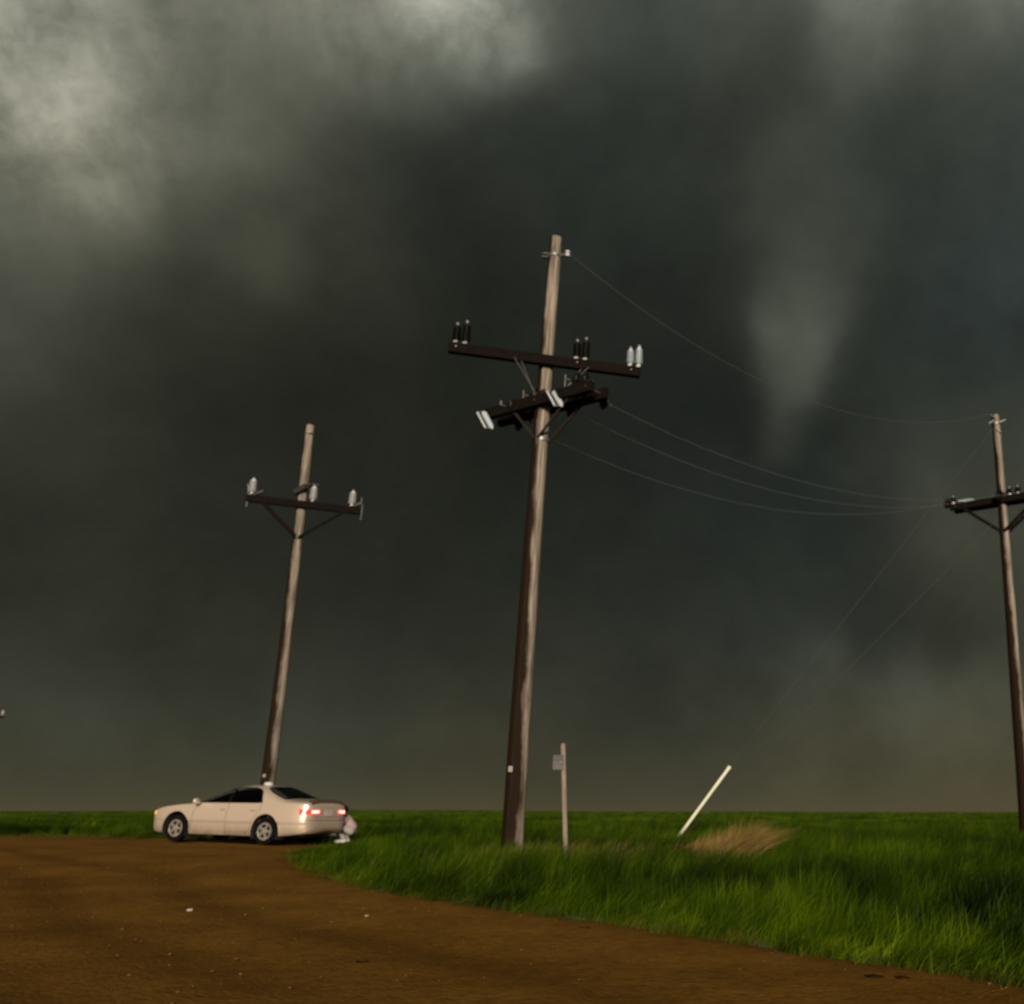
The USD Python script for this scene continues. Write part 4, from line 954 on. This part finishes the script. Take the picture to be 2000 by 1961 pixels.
for y0, y1, dens, kind_, s0 in ((5, 14, 22, 0, 1.), (14, 24, 13, 0, 1.05), (24, 40, 6.5, 0, 1.15), (40, 90, 1.5, 1, 1.0), (90, 220, .42, 1, 1.35), (220, 900, .026, 2, 1.0), (900, 3000, .0016, 2, 1.6)):
    x, y = scatter(y0, y1, dens)
    d = np.full(len(x), -9.0); nn_ = y < 120; d[nn_] = road_dist(x[nn_], y[nn_])
    keep = (d < -.02) & (((x - P(1375, 1680, 17.6)[0]) / .75) ** 2 + ((y - 17.6) / .6) ** 2 > rng.random(len(x))); x, y, d = x[keep], y[keep], d[keep]
    tall = .45 + .55 * sstep(.1, 1.3, -d)
    patchy = .42 + 1.16 * meshkit.fbm(np.c_[x * .30, y * .30, np.zeros(len(x))], 3, 21)
    s_ = s0 * tall * patchy * (.85 + .3 * rng.random(len(x)))
    # beaten down on the car's apron
    s_[(np.hypot(x + 2.2, (y - 26.5) * .6) < 1.3)] *= .55
    near_car = np.hypot(x + 12.5, y - 28.4) < 2.6; s_[near_car] *= .75
    px_.append(x); py_.append(y); sc_.append(s_); base_ = {0: 0, 1: 6, 2: 10}[kind_]; pi_.append(base_ + rng.integers(0, {0: 6, 1: 4, 2: 3}[kind_], len(x)))
x, y, s_, k_ = (np.concatenate(a) for a in (px_, py_, sc_, pi_))
rdd = np.full(len(x), -9.0); nn_ = y < 120; rdd[nn_] = road_dist(x[nn_], y[nn_])
z = G(x, y, rdd)
sc3 = np.stack([.8 + .2 * s_, .8 + .2 * s_, s_], 1)
instancer('grass', gp_near + gp_far + gp_hor, M['grass'], np.stack([x, y, z], 1), k_, rng.uniform(-.7, .7, len(x)), sc3, 'dark green wind-blown grass covering the field and the roadside ditch')
# leafy weed clumps added in the ditch, coloured dark to stand for shade
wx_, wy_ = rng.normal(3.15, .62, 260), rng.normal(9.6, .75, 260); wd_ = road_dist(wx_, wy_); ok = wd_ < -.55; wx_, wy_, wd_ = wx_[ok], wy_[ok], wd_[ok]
SHADE_W = [(.15, (.004, .009, .0008)), (.5, (.010, .022, .0012)), (.9, (.028, .05, .003))]
M['weeds'] = grass_material('weed_painted_shade', SHADE_W, .2)
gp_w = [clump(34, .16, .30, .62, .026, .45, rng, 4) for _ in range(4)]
instancer('weeds', gp_w, M['weeds'], np.stack([wx_, wy_, G(wx_, wy_, wd_)], 1), rng.integers(0, 4, len(wx_)), rng.uniform(-1, 1, len(wx_)), np.repeat(.75 + .5 * rng.random((len(wx_), 1)), 3, 1), 'broad-leaved weed clumps added in the ditch at the lower right, coloured dark in place of shade')
# pale short verge along the road's lip
vl = []
ext = EDGE_ALL; 
tt = rng.random(9000) * ext.length; pp_ = shapely.line_interpolate_point(ext, tt); vx, vy = shapely.get_x(pp_), shapely.get_y(pp_)
off = np.abs(rng.normal(0, .16, (len(vx), 2))) * rng.choice([-1, 1], (len(vx), 2)); vx, vy = vx + off[:, 0], vy + off[:, 1]
ok = (vy > 5) & (vy < 45) & (vx > -.9 * vy) & (vx < .45 * vy); vx, vy = vx[ok], vy[ok]
rdv_ = road_dist(vx, vy); ok = rdv_ < .10; vx, vy, rdv_ = vx[ok], vy[ok], rdv_[ok]
gp_v = [clump(20, .10, .05, .17, .007, .5, rng, 3) for _ in range(4)]
instancer('verge_grass', gp_v, M['verge'], np.stack([vx, vy, G(vx, vy, rdv_)], 1), rng.integers(0, 4, len(vx)), rng.uniform(-1, 1, len(vx)), np.repeat(.7 + .7 * rng.random((len(vx), 1)), 3, 1), 'short yellowish grass fringe along the edge of the dirt road')
# dry stalks round the tallest pole and the marker post
n_ = 420; dx_ = rng.normal(-3.4, 1.3, n_); dy_ = rng.normal(18.0, .8, n_); rdz = road_dist(dx_, dy_); ok = rdz < -.8; dx_, dy_, rdz = dx_[ok], dy_[ok], rdz[ok]
gp_d = [clump(9, .16, .25, .5, .007, .75, rng, 4) for _ in range(3)]
instancer('dry_grass', gp_d, M['tan'], np.stack([dx_, dy_, G(dx_, dy_, rdz)], 1), rng.integers(0, 3, len(dx_)), rng.uniform(-.6, .6, len(dx_)), np.repeat(.8 + .4 * rng.random((len(dx_), 1)), 3, 1), 'sparse dry stalks among the grass round the tallest pole')
# the tan tuft blown flat beside the guy guard
TD = 17.6
tc_ = P(1378, 1690, TD)
tv, tf = [], []; kk = 0
for a in range(190):
    ox, oy = rng.uniform(-.55, .72), rng.normal(0, .28)
    k_ = .34 + .52 * (ox + .55) / 1.27 - .5 * max(0, ox - .5)
    v, f = clump(20, .14, (.55 * k_ + .12), 1.12 * k_ + .12, .013, .85, rng, 5, 1.0)
    v = v + [tc_[0] + ox, TD + oy, gz(tc_[0] + ox, TD + oy)]
    tv.append(v); tf.append(f + kk); kk += len(v)
single('grass_tuft', trimesh.Trimesh(np.vstack(tv), np.vstack(tf), process=False), M['tan'], True, 'tan tuft of dry grass blown over to the right beside the guy guard', 'grass tuft')

# ------------------------------------------------------------------ stones on the road
def pebble(r, seed, flat=.6):
    m_ = trimesh.creation.icosphere(2, r); v = m_.vertices; v *= (.75 + .5 * meshkit.fbm(v / r * 1.1 + 7, 3, seed))[:, None]; v[:, 2] *= flat; return m_
M['stone_pale'] = mat('pale_stone', (.30, .25, .20), .8, nscale=30, namt=.25); M['clod'] = mat('dark_clod', (.016, .008, .003), .95, spec=.03, nscale=30, namt=.4, bump=.5)
M['stone_dull'] = mat('dull_stone', (.085, .045, .014), .9, spec=.1, nscale=30, namt=.35)
for (sx, sy, r, m_, lb, ct_) in (
  (371, 1778, .036, 'stone_pale', 'largest pale stone on the road, farther left of the two bright ones', 'stone'),
  (716, 1790, .026, 'stone_pale', 'bright pale stone on the road below the grass verge, right of the others', 'stone'),
  (433, 1829, .018, 'stone_pale', 'small pale stone on the rut, just below and right of the largest pale stone', 'stone'),
  (467, 1834, .018, 'stone_dull', 'small dull brown stone beside the small pale stone on the rut', 'stone'),
  (705, 1880, .04, 'clod', 'dark clod of earth on the rut in the middle of the road', 'clod'),
  (1706, 1909, .052, 'clod', 'flat dark clod near the road edge at the lower right, left of the pair', 'clod'),
  (1760, 1911, .042, 'clod', 'upright dark clod near the road edge at the lower right, right of the pair', 'clod'),
  (1141, 1814, .05, 'clod', 'dark clod on the road lip below the marker post', 'clod')):
    w = hit(sx, sy); pm_ = pebble(r, sx, .5 if m_ != 'clod' else .30 + .0004 * (sx - 1700)); 
    if m_ == 'clod': pm_ = cat([pm_] + [trimesh.Trimesh(pebble(r * f_, sx + k, .35).vertices + [r * a_, r * b_, 0], pm_.faces, process=False) for k, (f_, a_, b_) in enumerate(((.6, .75, .5 - (sx % 3) * .4), (.5, -.7, .6), (.42, -.5 + (sx % 2), -.7), (.3, 1.3, -.2)))])
    pm_.apply_translation([w[0], w[1], float(G0(*w)) + r * .08]); 
    single(ct_ if ct_ == 'stone' else 'dirt_clod', pm_, M[m_], True, lb, ct_)
n_ = 1300; y = np.sqrt(5.5 ** 2 + (20 ** 2 - 5.5 ** 2) * rng.random(n_)); x = y * rng.uniform(-.8, .3, n_); ok = road_dist(x, y) > .05; x, y = x[ok], y[ok]
path = '/World/gravel'; pi = UsdGeom.PointInstancer.Define(stage, path)
for k in range(4):
    usdkit.mesh(stage, f'{path}/' + ('pebble' if not k else f'pebble_{k:03d}'), pebble(.014, 40 + k), M['stone_dull'], True); pi.CreatePrototypesRel().AddTarget(f'{path}/' + ('pebble' if not k else f'pebble_{k:03d}'))
pi.CreateProtoIndicesAttr(Vt.IntArray.FromNumpy(rng.integers(0, 4, len(x)).astype(np.int32))); pi.CreatePositionsAttr(Vt.Vec3fArray.FromNumpy(np.stack([x, y, G0(x, y) + .004], 1).astype(np.float32)))
pi.CreateScalesAttr(Vt.Vec3fArray.FromNumpy(np.repeat((.3 + .9 * rng.random((len(x), 1)) ** 4), 3, 1).astype(np.float32)))
tag(pi, 'loose gravel scattered over the brown dirt road', 'gravel', kind='stuff')
